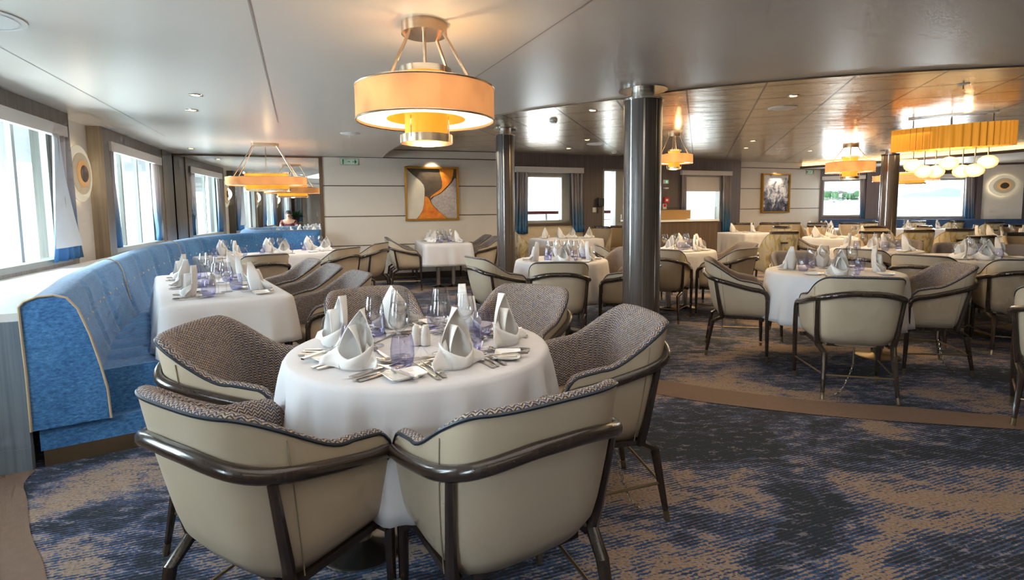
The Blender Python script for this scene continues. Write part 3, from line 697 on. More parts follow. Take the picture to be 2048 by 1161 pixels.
def make_armchair():
    th = thing('tweed_armchair', 'x', 'chair'); P, L = ARM['P']; m = len(P)
    shell(th, P, L, arm_top, .355, .048, .17, LEATHER, TWEED, .42)
    mid = (m - 1) // 2
    # vertical double seam on the leather sides is a fine groove line
    for sgn in (-1, 1):
        i = mid + sgn * int(.33 / L * (m - 1))
        MB().tube([plan_pt(P, L, i, k / 6, .0012, lerp(.36, arm_top(.33) - .01, k / 6), .17, .355) for k in range(7)], .0020, 5).build('seam', SEAMM, th)
    # seat
    poly = [plan_pt(P, L, i, .2, -.052, .4, .0, .355) for i in range(0, m, 2)]
    c = Vector((0, -.02, 0)); rows = []
    for k, z in ((.93, .335), (1, .345), (1, .425), (.985, .44), (.94, .452), (.6, .462), (0, .464)):
        rows.append([(lerp(c.x, p.x, k), lerp(c.y, p.y, k), z) for p in poly] )
    mb = MB(); mb.grid(rows, True); mb.build('seat', SEATLEA, th, angle=.8)
    # bent wooden rail
    def zr(q): return lerp(.718, .592, sstep(.05, .62, q))
    path = []
    for i in range(m):
        q = abs(i / (m - 1) - .5) * L
        if q < .60: path.append(plan_pt(P, L, i, .8, .016, zr(q), .17, .355))
    for sgn, ins in ((-1, True), (1, False)):
        e = [Vector((sgn * .298, .182, .585)), Vector((sgn * .298, .207, .572)), Vector((sgn * .298, .220, .548)), Vector((sgn * .298, .224, .52))]
        path = (list(reversed(e)) + path) if ins else (path + e)
    MB().tube(path, .0175, 10, sy=1.15).build('arm_rail', WOOD, th)
    def leg(path, r, capx=None):
        o = MB().tube(path, r, 8).build('leg', WOOD, th)
        f = Vector(path[-1]); u = (Vector(path[-2]) - f).normalized()
        MB().tube([f + u * .045, f + Vector((0, 0, .0))], [r[-1] + .0022, r[-1] + .0015], 8).build('foot_cap', BRASS, o)
    for sgn in (-1, 1):
        leg([(sgn * .298, .224, .525), (sgn * .298, .226, .40), (sgn * .295, .228, .2), (sgn * .290, .232, 0)], [.0172, .0185, .0165, .0115])
        i = mid + sgn * int(.285 / L * (m - 1)); a = plan_pt(P, L, i, .8, .012, zr(.285) - .01, .17, .355); b_ = plan_pt(P, L, i, .25, .008, .43, .17, .355); c_ = plan_pt(P, L, i, 0, .006, .345, .17, .355)
        leg([a, b_, c_, (sgn * .215, -.215, .30), (sgn * .236, -.268, 0)], [.0135, .017, .0215, .0205, .0115])
    MB().box((0, .19, .343), (.54, .03, .026)).box((0, -.13, .346), (.36, .03, .02)).box((.225, .03, .345), (.03, .34, .022)).box((-.225, .03, .345), (.03, .34, .022)).build('seat_frame', WOOD, th)
    for pth in ([(-.226, -.24, .16), (.226, -.24, .16)], [(-.293, .228, .16), (-.226, -.24, .16)], [(.293, .228, .16), (.226, -.24, .16)]):
        MB().tube(pth, .0062, 8).build('stretcher', BRASS, th)
    return th
def make_sidechair():
    th = thing('side_chair', 'x', 'chair'); P, L = uplan(.25, .17, -.07, .2, 3.2, 41); m = len(P)
    shell(th, P, L, side_top, .26, .04, .16, PATTERN, SEATLEA, .44, .008, ('back_shell', 'inner_back', 'edge_piping'), LEATHER, .14)
    poly = [plan_pt(P, L, i, .2, -.03, .4, .0, .3) for i in range(m)]
    mb = MB(); rows = [[(p.x * k, lerp(-.02, p.y, k), z) for p in poly] for k, z in ((.96, .30), (1, .31), (1, .44), (.97, .46), (.5, .475), (0, .476))]
    mb.grid(rows, True); mb.build('seat', SEATLEA, th)
    path = [plan_pt(P, L, i, 1, -.02, .892, .16, .26) for i in range(m) if abs(i / (m - 1) - .5) * L < .225]
    MB().tube(path, .026, 8, sy=1.2).build('top_rail', WOOD, th)
    b_ = plan_pt(P, L, (m - 1) // 2, 1, .006, .74, .16, .26)
    MB().box(b_, (.10, .012, .022)).build('pull_handle', BLACK, th)
    for sx in (-1, 1):
        MB().tube([(sx * .2, .18, .3), (sx * .21, .2, 0)], [.02, .012], 8).build('leg', WOOD, th)
        MB().tube([(sx * .18, -.18, .3), (sx * .2, -.25, 0)], [.02, .012], 8).build('leg', WOOD, th)
    return th
AC0 = make_armchair()
for o in list(AC0.children) + [g for c_ in AC0.children for g in c_.children]:
    for v_ in o.data.vertices: v_.co.x *= .93; v_.co.y *= .95
SC0 = make_sidechair(); acu = [False]; scu = [False]
def chain(th, x=.0, y=-.12):
    mb = MB(); mb.tube([(x, y, .34), (x, y, .22)], .007, 8)
    pts = [(x - .0, y - .0, .22), (x - .03, y - .01, .12), (x - .08, y - .03, .03), (x - .13, y - .05, .008)]
    P, L = resample(catmull([Vector(p) for p in pts], 6), 16)
    for k, p in enumerate(P):
        d = (P[min(15, k + 1)] - P[max(0, k - 1)]).normalized(); a = Vector((0, 0, 1)) if k % 2 else Vector((.6, .8, 0)); a = (a - d * a.dot(d)).normalized()
        mb.tube([p + d * (.012 * math.cos(t)) + a * (.006 * math.sin(t)) for t in [2 * PI * j / 10 for j in range(10)]], .0018, 5, closed=True)
    return mb.build('floor_chain', STEEL, th)
ROUNDG = None
def armchair(x, y, deg, label, group=None, ch=False):
    if not acu[0]: o = AC0; acu[0] = True; pending.append(o)
    else: o = dup(AC0)
    o.location = (x, y, 0); o.rotation_euler = (0, 0, math.radians(deg)); o['label'] = label
    if group: o['group'] = group
    elif 'group' in o: del o['group']
    if ch: chains.append(o)
    return o
pending = []; chains = []
def sidechair(x, y, deg, label, group=None):
    if not scu[0]: o = SC0; scu[0] = True
    else: o = dup(SC0)
    o.location = (x, y, 0); o.rotation_euler = (0, 0, math.radians(deg)); o['label'] = label
    if group: o['group'] = group
    return o
def ring_chair(c, ang, r, label, group, turn=0, ch=False):
    a = math.radians(ang); return armchair(c[0] + r * math.sin(a), c[1] - r * math.cos(a), ang + turn, label, group, ch)

# ================================================================= tables and cloths
def cloth_mesh(outline, drop, amp, fold, seed=0, ztop=.752, spread=.03):
    """outline: closed list of 2D points; the cloth falls from it in soft folds"""
    rnd = random.Random(seed); n = len(outline); O = [Vector((x, y, 0)) for x, y in outline]
    c = sum(O, Vector()) / n; nr = []; acc = [0]
    for i in range(n):
        d = (O[(i + 1) % n] - O[i - 1]).normalized(); nr.append(Vector((d.y, -d.x, 0)))
        acc.append(acc[-1] + (O[(i + 1) % n] - O[i]).length)
    if nr[0].dot(O[0] - c) < 0: nr = [-v for v in nr]
    per = acc[-1]; k1 = max(5, round(per / fold / 1.3)); p1, p2, p3 = [rnd.random() * 6.3 for _ in range(3)]
    def f(i):
        u = acc[i] / per * 2 * PI
        a_ = math.sin(k1 * u + p1 + 1.3 * math.sin(2 * u + p3)); return .75 * math.copysign(abs(a_) ** .7, a_) * (.65 + .35 * math.sin(3 * u + p2)) + .25 * math.sin((k1 * 2 - 3) * u + p2 + .8 * math.sin(3 * u))
    rows = [[tuple(c + (O[i] - c) * k) [:2] + (ztop,) for i in range(n)] for k in (0, .5, .9, .975)]
    rows.append([tuple(O[i])[:2] + (ztop - .004,) for i in range(n)])
    rows.append([tuple(O[i] + nr[i] * .010)[:2] + (ztop - .018,) for i in range(n)])
    for k in range(1, 9):
        q = k / 8; w = q ** .8
        rows.append([tuple(O[i] + nr[i] * (.012 + spread * q + amp * w * (f(i) + .25)))[:2] + (ztop - .018 - (drop - .018) * q,) for i in range(n)])
    mb = MB(); mb.grid(rows, True); return mb
def circ(c, r, n=160): return [(c[0] + r * math.cos(2 * PI * k / n), c[1] + r * math.sin(2 * PI * k / n)) for k in range(n)]
def rrect(c, w, l, ang, rad=.04, n=160):
    pts = []
    for cx, cy, a0 in ((w / 2 - rad, l / 2 - rad, 0), (-w / 2 + rad, l / 2 - rad, PI / 2), (-w / 2 + rad, -l / 2 + rad, PI), (w / 2 - rad, -l / 2 + rad, 1.5 * PI)):
        for k in range(7): a = a0 + PI / 2 * k / 6; pts.append((cx + rad * math.cos(a), cy + rad * math.sin(a), 0))
    pts.append(pts[0]); P, L = resample(pts, n + 1); out = []
    for p in P[:-1]:
        x, y = rotz(p, ang); out.append((c[0] + x, c[1] + y))
    return out
def table(name, c, tlabel, clabel, shape, cols, drop=.39, amp=.03, fold=.17, seed=1, colmat=STEEL):
    th = thing(name, tlabel, 'table', (c[0], c[1], 0))
    inner = circ((0, 0), shape[1] - .012, 48) if shape[0] == 'r' else rrect((0, 0), shape[1] - .02, shape[2] - .02, shape[3], .03, 60)
    MB().prism(inner, .715, .745).build('table_top', WOOD, th)
    for x, y in cols:
        MB().lathe([(.036, .02), (.036, .72)], 20, (x, y, 0)).build('column', colmat, th)
        MB().lathe([(0, 0), (.165, 0), (.165, .008), (.155, .014), (.05, .022), (.04, .03), (.0, .03)], 36, (x, y, 0)).build('base_plate', colmat, th)
    out = circ((0, 0), shape[1]) if shape[0] == 'r' else rrect((0, 0), shape[1], shape[2], shape[3], .035)
    cl = cloth_mesh(out, drop, amp if shape[0] == 'r' else amp * .8, fold, seed).build('tablecloth', CLOTH, None, (c[0], c[1], 0), angle=1.2)
    s2 = cl.modifiers.new('cloth', 'SOLIDIFY'); s2.thickness = .002
    tag(cl, clabel, 'tablecloth'); return th
ZT = .755
# ---- tableware prototypes (meshes shared by every copy)
def m_napkin():
    mb = MB()
    # back leaf: broad sheet, widest below half height, drawn up to a leaning point
    rows = []
    for k in range(13):
        q = k / 12; w = (.046 + .018 * sstep(0, .42, q)) * (1 - max(0, (q - .40) / .60) ** 1.5)
        rows.append([(w * t + .016 * q ** 2, .034 - .050 * t * t * (1 - .55 * q) + .014 * math.sin(q * 2.4) - .010 * q * abs(t), .196 * q) for t in [-1 + j / 8 for j in range(17)]])
    mb.grid(rows)
    # inner fold standing just in front of the leaf
    rows = []
    for k in range(9):
        q = k / 8; w = (.044 + .008 * q) * (1 - q ** 2.2)
        rows.append([(w * t - .010 * q, .014 - .048 * t * t + .010 * q, .004 + .138 * q) for t in [-1 + j / 6 for j in range(13)]])
    mb.grid(rows)
    # front wrap whose upper edge dips to the middle
    rows = []
    for k in range(6):
        q = k / 5; row = []
        for j in range(17):
            t = -1 + j / 8; h = .040 + .050 * abs(t) ** 1.2; a = t * 1.9
            row.append(((.056 + .008 * q * abs(t)) * math.sin(a), -(.044 + .012 * math.sin(q * 2.6)) * math.cos(a), h * q))
        rows.append(row)
    mb.grid(rows)
    # two flaring wings
    for sg, L in ((-1, .118), (1, .096)):
        rows = []
        for k in range(6):
            q = k / 5
            rows.append([(sg * lerp(.036, L, q), lerp(-.032, -.040, q) + lerp(.044, .012, q) * t + .010 * math.sin(q * 3), lerp(.0, .012, q) + lerp(.095, .030, q) * t * (1 - .2 * q) * (1 if sg < 0 else .85) ) for t in (0, .33, .66, 1)])
        mb.grid(rows)
    return mb
def m_tumbler():
    return MB().lathe([(0, .004), (.026, .004), (.030, .0), (.036, .012), (.0405, .035), (.0405, .06), (.036, .09), (.033, .108), (.0322, .108), (.035, .09), (.0392, .06), (.039, .036), (.034, .014), (.0, .011)], 28)
def m_bowl(): return MB().lathe([(.0035, .088), (.012, .094), (.030, .110), (.0395, .128), (.038, .150), (.030, .198), (.0295, .198), (.0372, .150), (.0385, .129), (.029, .112), (.0, .097)], 28)
def m_stem(): return MB().lathe([(.0035, .004), (.0032, .05), (.0036, .09), (0, .095)], 10)
def m_foot(): return MB().lathe([(0, .0), (.036, .0), (.036, .0015), (.006, .006), (0, .008)], 28)
def m_plate(s=.062):
    mb = MB()
    def ring(k, z, w=1.0):
        return [(p[0] * w, p[1], z) for p in rrect((0, 0), 2 * s * k, 1.5 * s * k, 0, .012 * k, 40)]
    mb.grid([ring(.0001, .004), ring(.74, .004), ring(.80, .008), ring(1.0, .013), ring(1.0, .010), ring(.72, 0), ring(.0001, 0)], True); return mb
def flat(outline, z0, z1, bend=None):
    return MB().prism(outline, z0, z1)
def bendz(mb, f):
    mb.v = [(x, y, z + f(y)) for x, y, z in mb.v]; return mb
def m_handle(mb, L, w0, w1, z=.001):
    mb.prism([(-w0, 0), (w0, 0), (w0 * .9, L * .5), (w1, L), (-w1, L), (-w0 * .9, L * .5)], z, z + .004)
def m_fork():
    mb = MB(); m_handle(mb, .115, .0075, .0032)
    mb.prism([(-.003, .115), (.003, .115), (.011, .142), (.0115, .155), (-.0115, .155), (-.011, .142)], .002, .0045)
    for k in range(4): x = -.0095 + k * .0063; mb.prism([(x - .0019, .155), (x + .0019, .155), (x + .0012, .196), (x - .0012, .196)], .002, .0042)
    return bendz(mb, lambda y: .006 * sstep(.1, .15, y) * (1 - .3 * sstep(.15, .2, y)))
def m_knife():
    mb = MB(); mb.prism([(-.007, 0), (.007, 0), (.006, .095), (-.006, .095)], .0, .0065)
    mb.prism([(-.006, .095), (.004, .095), (.009, .12), (.0095, .18), (.004, .205), (-.006, .212)], .002, .0042); return mb
def m_spoon():
    mb = MB(); m_handle(mb, .125, .0075, .0032)
    rows = []; n = 16
    for k, z in ((1.0, .006), (.75, .003), (.4, .001), (.05, .0004), (.05, .002), (.4, .0026), (.75, .0045), (1.0, .0072)): rows.append([(.019 * k * math.cos(2 * PI * j / n), .150 + .029 * k * math.sin(2 * PI * j / n), z) for j in range(n)])
    rows.append(rows[0]); mb.grid(rows, True); return bendz(mb, lambda y: .003 * sstep(.1, .13, y))
def m_shaker(): return MB().lathe([(0, 0), (.019, 0), (.021, .006), (.020, .03), (.015, .062), (.0125, .074), (.008, .079), (.0, .080)], 20)
def m_ramekin(): return MB().lathe([(0, 0), (.026, 0), (.030, .034), (.028, .036), (.026, .012), (0, .010)], 20)
PROTO = {}
def proto(k, mb, m, **kw):
    o = mb.build(k, m, None, **kw); PROTO[k] = o; return o
WARE = {}
def ware(kind, x, y, deg, label, z=ZT):
    full = 'wine_glass' if kind == 'wine_glass_small' else kind
    if kind not in WARE:
        if kind == 'napkin': o = m_napkin().build('napkin', NAPK, angle=.6); s2 = o.modifiers.new('hem', 'SOLIDIFY'); s2.thickness = .0018
        elif kind == 'tumbler': o = m_tumbler().build('tumbler', GLASSB, angle=1.0)
        elif kind == 'wine_glass':
            o = thing('wine_glass', 'x', 'wine glass'); m_bowl().build('bowl', GLASSW, o, angle=1.0); m_stem().build('stem', GLASSW, o); m_foot().build('foot', GLASSW, o)
        elif kind == 'wine_glass_small':
            mb = m_bowl(); a = m_stem(); b_ = m_foot(); mb.add(a.v, a.f); mb.add(b_.v, b_.f); o = mb.build('wine_glass', GLASSW, angle=1.0)
        elif kind == 'side_plate': o = m_plate().build('side_plate', CHINA, angle=.5)
        elif kind == 'fork': o = m_fork().build('fork', CUTL, smooth=False)
        elif kind == 'knife': o = m_knife().build('knife', CUTL, smooth=False)
        elif kind == 'spoon': o = m_spoon().build('spoon', CUTL, angle=.5)
        elif kind == 'shaker': o = m_shaker().build('shaker', CREAMCH)
        elif kind == 'ramekin': o = m_ramekin().build('ramekin', CREAMCH)
        WARE[kind] = o
    else: o = dup(WARE[kind])
    o.location = (x, y, z); o.rotation_euler = (0, 0, math.radians(deg)); tag(o, label, {'wine_glass_small': 'wine glass', 'side_plate': 'plate'}.get(kind, kind.replace('_', ' ')))
    if 'group' in o: del o['group']
    return o
def setting(x, y, deg, seat, tname, group, full=2, jit=0.0, glasses=True, seed=0):
    """one place: (x, y) is the napkin, deg turns local +Y to the middle of the table"""
    rnd = random.Random(hash((round(x, 3), round(y, 3))) & 0xffff); a = math.radians(deg)
    def put(kind, lx, ly, rot, look, dz=0):
        dx, dy = rotz((lx + rnd.uniform(-jit, jit), ly + rnd.uniform(-jit, jit)), a)
        o = ware(kind, x + dx, y + dy, deg + rot + rnd.uniform(-6, 6), '%s at the %s of %s' % (look, seat, tname), ZT + dz); o['group'] = group
    big = full >= 2
    o = ware('napkin', x, y, deg + rnd.uniform(-50, 50), 'white peaked napkin at the %s of %s' % (seat, tname)); o['group'] = group
    if glasses:
        put('tumbler', .115, .10, 0, 'blue-tinted tumbler'); put('wine_glass' if full >= 3 else 'wine_glass_small', .03, .165, 0, 'stemmed wine glass')
    if full >= 1:
        put('side_plate', -.185, -.005, 0, 'white side plate'); put('fork', -.088, -.09, 0, 'table fork')
        put('knife', .086, -.09, 0, 'table knife')
    if big:
        put('fork', -.114, -.095, 2, 'outer fork'); put('knife', .110, -.095, -2, 'outer knife'); put('spoon', .135, -.085, -4, 'soup spoon')
    if full >= 3:
        put('spoon', -.10, .105, -90, 'dessert spoon'); put('fork', .02, .125, 70, 'dessert fork'); put('knife', -.185, -.075, 10, 'butter knife', .012)

# ================================================================= layout
# T1: foreground round table
T1 = (-.364, 1.985)
b1 = at(725, 1088, 0); b2 = at(835, 1062, 0)
table('dining_table', T1, 'foreground round table on two steel pedestals under a white cloth', 'white cloth on the foreground round table, nearest to the viewer', ('r', .495),
      [(b1.x - T1[0], b1.y - T1[1]), (.10, .06)], .395, .055, .15, 3)
G1 = 'tweed armchairs around the foreground table'
ring_chair(T1, -30, .645, 'cream tweed-lined armchair at front left of the foreground table, its back to the viewer', G1)
ring_chair(T1, 31, .645, 'cream tweed-lined armchair at front right of the foreground table, its back to the viewer', G1)
ring_chair(T1, -95, .70, 'tweed-lined armchair on the left of the foreground table, next to the blue banquette', G1, 6)
ring_chair(T1, 105, .725, 'tweed-lined armchair on the right of the foreground table, in front of the big pillar', G1, -4, True)
ring_chair(T1, -155, .89, 'tweed-lined armchair facing us at the back left of the foreground table', G1, 4)
ring_chair(T1, 156, .91, 'tweed-lined armchair facing us at the back right of the foreground table', G1, -6)
S1 = [(-30, 'front left place', -6), (31, 'front right place', 4), (-90, 'left place', 0), (90, 'right place', 0), (-150, 'back left place', 0), (150, 'back right place', 0)]
for a, nm, tw in S1:
    r = math.radians(a); setting(T1[0] + .335 * math.sin(r), T1[1] - .335 * math.cos(r), a + tw, nm, 'the foreground round table', 'tableware on the foreground round table', 3, .006)
for k, px in enumerate((833, 851)):
    v = at(px, 690, ZT); ware('shaker', v.x, v.y, 0, 'cream ceramic shaker in the middle of the foreground round table, %s one' % ('left', 'right')[k])['group'] = 'salt and pepper on the foreground table'

# T2: long table beside the banquette
LA2 = math.atan2(.58, .815)          # rotation of its long axis from +Y
ax = Vector((-.58, .815, 0)).normalized(); wx = Vector((.815, .58, 0)).normalized()
FR = Vector((-1.40, 3.24, 0)); T2 = FR + ax * .92 - wx * .35
def cols_for(c, axis, d): return [(axis.x * d, axis.y * d), (-axis.x * d, -axis.y * d)]
table('dining_table', T2, 'long table between the blue banquette and three tweed armchairs', 'white cloth on the long table beside the blue banquette', ('q', .70, 1.84, LA2), cols_for(T2, ax, .5), .29, .03, .2, 5)
G2 = 'armchairs beside the long table by the banquette'
for k, (nm) in enumerate(('nearest', 'middle', 'farthest')):
    p_ = FR + ax * (.30 + .66 * k) + wx * .30
    armchair(p_.x, p_.y, 125, 'tweed armchair facing the blue banquette, %s of three along the long table' % nm, G2)
for k, nm in enumerate(('nearest', 'middle', 'farthest')):
    for sd, sn, rot in ((1, 'chair side', 125), (-1, 'banquette side', -55)):
        p_ = T2 + ax * (-.55 + .54 * k) + wx * (sd * .19)
        setting(p_.x, p_.y, rot, '%s %s place' % (nm, sn), 'the long table by the banquette', 'tableware on the long table by the banquette', 2, .008)
for k in range(2):
    p_ = T2 + ax * (-.1 + .07 * k) - wx * .02; ware('shaker', p_.x, p_.y, 0, 'cream shaker on the long table by the banquette, %s one' % ('near', 'far')[k])
# T3: table near the mirror
ax3 = Vector((.66, .75, 0)).normalized(); wx3 = Vector((-.75, .66, 0)).normalized()
T3 = Vector((-3.05, 6.6, 0)); LA3 = math.atan2(-.66, .75)
table('dining_table', T3, 'table in the far left corner below the mirror', 'white cloth on the table below the mirror in the far left corner', ('q', .78, 1.7, LA3), cols_for(T3, ax3, .35), .29, .02, .2, 6)
G3 = 'armchairs at the table below the mirror'
armchair(-2.83, 5.72, 44, 'cream armchair seen from behind at the table below the mirror, leftmost', G3)
armchair(-2.28, 6.55, 66, 'cream armchair at the table below the mirror, in the middle of its row', G3)
armchair(-2.12, 7.45, 78, 'cream armchair at the table below the mirror, nearest the white wall', G3)
for k, nm in enumerate(('left', 'middle', 'right')):
    for sd, sn, rot in ((-1, 'near', 49), (1, 'far', 229)):
        p_ = T3 + ax3 * (-.56 + .56 * k) + wx3 * (sd * .23)
        setting(p_.x, p_.y, rot, '%s %s place' % (nm, sn), 'the table below the mirror', 'tableware on the table below the mirror', 1 if sd < 0 else 0, .01)
# T4: square table under the painting
T4 = Vector((-1.20, 8.80, 0))
table('dining_table', T4, 'square table on two steel columns below the orange painting', 'white cloth on the square table below the orange painting', ('q', .76, 1.3, WA), [(-.05, -.2), (.2, -.15)], .36, .03, .24, 7)
G4 = 'armchairs at the table below the orange painting'
u4 = Vector((WU.x, WU.y, 0)); v4 = Vector((-WU.y, WU.x, 0))
for k, nm in ((-.28, 'front'), (.34, 'rear')):
    p_ = T4 - u4 * .66 + v4 * k; armchair(p_.x, p_.y, math.degrees(WA) - 90, 'cream armchair left of the table below the orange painting, %s one' % nm, G4)
    p_ = T4 + u4 * .66 + v4 * k; armchair(p_.x, p_.y, math.degrees(WA) + 90, 'tweed armchair right of the table below the orange painting, %s one' % nm, G4)
for k, nm in ((-.32, 'front'), (.2, 'rear')):
    for sd, sn, rot in ((-1, 'left', math.degrees(WA) - 90), (1, 'right', math.degrees(WA) + 90)):
        p_ = T4 + u4 * (sd * .2) + v4 * k; setting(p_.x, p_.y, rot, '%s %s place' % (nm, sn), 'the table below the orange painting', 'tableware below the orange painting', 1, .01)
# T5: between the pillars
T5 = (.52, 5.38)
table('dining_table', T5, 'round table between the two pillars', 'white cloth on the round table between the two pillars', ('r', .475), [(.05, -.1)], .40, .03, .16, 8)
G5 = 'armchairs at the round table between the pillars'
for a, r, lb, tu in ((-8, .74, 'cream armchair with its back to us at the round table between the pillars', 6), (-66, .74, 'tweed-lined armchair in front of the smaller pillar', 6), (64, .72, 'tweed-lined armchair half hidden by the big pillar, on its near side', 0), (122, .78, 'tweed-lined armchair at back right of the table between the pillars', 0), (182, .74, 'tweed-lined armchair facing us at the table between the pillars', 0)):
    ring_chair(T5, a, r, lb, G5, tu)
for a, nm in ((0, 'front'), (-66, 'left'), (64, 'right'), (122, 'back right'), (182, 'back')):
    r = math.radians(a); setting(T5[0] + .31 * math.sin(r), T5[1] - .31 * math.cos(r), a, nm + ' place', 'the table between the pillars', 'tableware on the table between the pillars', 1, .01)
# T6: right of the big pillar
T6 = (2.08, 6.5)
table('dining_table', T6, 'round table just right of the big pillar', 'white cloth on the round table just right of the big pillar', ('r', .48), [(-.1, -.05), (.15, .05)], .42, .028, .16, 9)
G6 = 'armchairs at the round table right of the big pillar'
for a, r, lb in ((-28, .70, 'cream armchair at front left of the table right of the big pillar'), (36, .72, 'cream armchair at front right of the table right of the big pillar'), (96, .74, 'tweed armchair at the right side of the table right of the big pillar'), (152, .74, 'tweed armchair facing us in front of the display counter'), (-92, .74, 'tweed armchair seen left of the big pillar, behind the nearer one')):
    ring_chair(T6, a, r, lb, G6)
for a, nm in ((-30, 'front left'), (36, 'front right'), (96, 'right'), (150, 'back'), (-92, 'left')):
    r = math.radians(a); setting(T6[0] + .31 * math.sin(r), T6[1] - .31 * math.cos(r), a, nm + ' place', 'the table right of the big pillar', 'tableware on the table right of the big pillar', 1, .01)
# T7: nearest round table on the right
T7 = (2.63, 4.17)
b7 = at(1735, 705, 0)
table('dining_table', T7, 'nearest round table on the right side of the room', 'white cloth on the nearest round table at the right', ('r', .485), [(b7.x - T7[0], b7.y - T7[1] - .12)], .40, .032, .17, 10, BRASS)
G7 = 'armchairs chained to the floor at the right-hand round table'
ring_chair(T7, -24, .73, 'cream armchair with its back to us at the nearest right-hand round table', G7, 9, True)
ring_chair(T7, -117, .71, 'tweed-lined armchair at the left of the nearest right-hand round table', G7, 6, True)
ring_chair(T7, 76, .64, 'tweed-lined armchair at the right of the nearest right-hand round table', G7, 0, True)
ring_chair(T7, 164, .84, 'tweed armchair facing us behind the nearest right-hand round table', G7, 8)
for a, nm in ((-24, 'front'), (-117, 'left'), (70, 'right'), (164, 'back')):
    r = math.radians(a); setting(T7[0] + .31 * math.sin(r), T7[1] - .31 * math.cos(r), a, nm + ' place', 'the nearest right-hand round table', 'tableware on the nearest right-hand round table', 1, .01)
ware('ramekin', T7[0] - .02, T7[1] - .08, 0, 'small cream dish in the middle of the nearest right-hand round table')
# T8, T9: two round tables below the chandelier
T8 = (4.68, 5.15); T9b = (4.42, 6.2)
table('dining_table', T8, 'round table at the right edge below the fluted amber chandelier', 'white cloth on the round table at the right edge of the picture', ('r', .49), [(-.1, -.1)], .42, .02, .17, 11, BRASS)
table('dining_table', T9b, 'round table behind the two middle cream chairs on the right', 'white cloth on the round table behind the two middle cream chairs', ('r', .47), [(-.1, -.1)], .42, .02, .17, 21, BRASS)
G8 = 'armchairs at the two round tables below the amber chandelier'
armchair(3.87, 5.58, -50, 'cream armchair with its back to us, behind the nearest right-hand table', G8)
armchair(3.96, 4.82, -57, 'cream armchair with its back to us, second behind the nearest right-hand table', G8)
armchair(4.40, 4.41, -27, 'cream armchair with its back to us, cut by the right edge of the picture', G8)
for x, y, dg, nm in ((5.02, 6.68, 128, 'leftmost'), (5.22, 5.92, 145, 'middle'), (5.48, 5.55, 118, 'rightmost')):
    armchair(x, y, dg, 'tan tweed armchair facing us below the amber chandelier, %s of three' % nm, G8)
for a, nm in ((-62, 'left'), (-27, 'front'), (145, 'back'), (100, 'right')):
    r = math.radians(a); setting(T8[0] + .31 * math.sin(r), T8[1] - .31 * math.cos(r), a, nm + ' place', 'the round table at the right edge', 'tableware on the round table at the right edge', 1, .01)
for a, nm in ((-42, 'front'), (-120, 'left'), (128, 'back'), (40, 'right')):
    r = math.radians(a); setting(T9b[0] + .30 * math.sin(r), T9b[1] - .30 * math.cos(r), a, nm + ' place', 'the table behind the middle cream chairs', 'tableware on the table behind the middle cream chairs', 1, .01)
ware('ramekin', T8[0], T8[1] - .05, 0, 'small cream dish on the round table at the right edge')
v = at_y(1625, 480, 7.9); armchair(v.x, v.y, -118, 'tan tweed armchair turned sideways behind the right-hand round table', G8)
# armchair at the extreme right edge
v = at(2015, 850, 0); armchair(v.x + .35, v.y - .02, -50, 'armchair cut off by the right edge of the picture')
# --- far tables with side chairs
def far_table(c, label, clabel, shape, places, tn, seed, drop=.4, cols=None):
    table('dining_table', c, label, clabel, shape, cols or [(0, 0)], drop, .03, .2, seed)
    for k, (x, y, nm) in enumerate(places):
        o = ware('napkin', c[0] + x, c[1] + y, random.uniform(0, 360), 'white peaked napkin on %s, %s' % (tn, nm)); o['group'] = 'napkins on ' + tn
        o = ware('side_plate', c[0] + x * .5 + .12, c[1] + y * .5, 20, 'white side plate on %s, %s' % (tn, nm)); o['group'] = 'plates on ' + tn
TA = (4.93, 10.75); far_table(TA, 'square table below the snowy painting, left of its chairs', 'white square cloth with hanging corner at the table left of the snowy painting', ('q', .85, .85, RA), [(-.25, .1, 'left'), (.2, .15, 'right')], 'the square table left of the snowy painting', 12, .45)
v = at(1612, 457, .75); TB = (v.x, 12.0); far_table(TB, 'small table below the green sign on the second white wall', 'white cloth on the small table below the right-hand green exit sign', ('q', .75, .8, RA), [(-.3, 0, 'left'), (-.05, -.1, 'middle'), (.28, .1, 'right')], 'the small table below the right-hand exit sign', 13)
TC = (5.62, 8.75); far_table(TC, 'round table in the middle distance below the right pendant lamp', 'white cloth on the round table below the far right pendant lamp', ('r', .56), [(-.42, .0, 'left'), (-.25, -.2, 'middle left'), (.40, .05, 'right'), (.0, .3, 'back')], 'the round table below the far right pendant', 14)
bw = BP + BN * 1.15
TD = bw + BU * 1.75; far_table((TD.x, TD.y), 'long table in front of the wide far right window', 'white cloth on the long table in front of the wide far window', ('q', 2.0, .7, BA), [(-.5, .1, 'left'), (-.1, .0, 'middle'), (.45, -.15, 'right')], 'the table at the wide far window', 15, .5)
TD2 = bw + BU * -.05; far_table((TD2.x, TD2.y), 'small table at the far window showing boats', 'white cloth on the small table at the window showing boats', ('q', .8, .7, BA), [(.1, 0, 'centre')], 'the table at the boat window', 16, .5)
TD3 = bw + BU * 4.3; far_table((TD3.x, TD3.y), 'table in front of the far right sconce', 'white cloth on the table in front of the far right sconce', ('q', 1.2, .7, BA), [(-.1, 0, 'centre')], 'the table by the far right sconce', 17, .5)
TE = (7.85, 8.35); far_table(TE, 'round table at the right, beyond the chandelier table', 'white cloth on the round table beyond the chandelier table', ('r', .6), [(-.32, -.1, 'left'), (.05, .1, 'middle'), (.36, -.1, 'right'), (-.55, .1, 'far left')], 'the round table beyond the chandelier', 18)
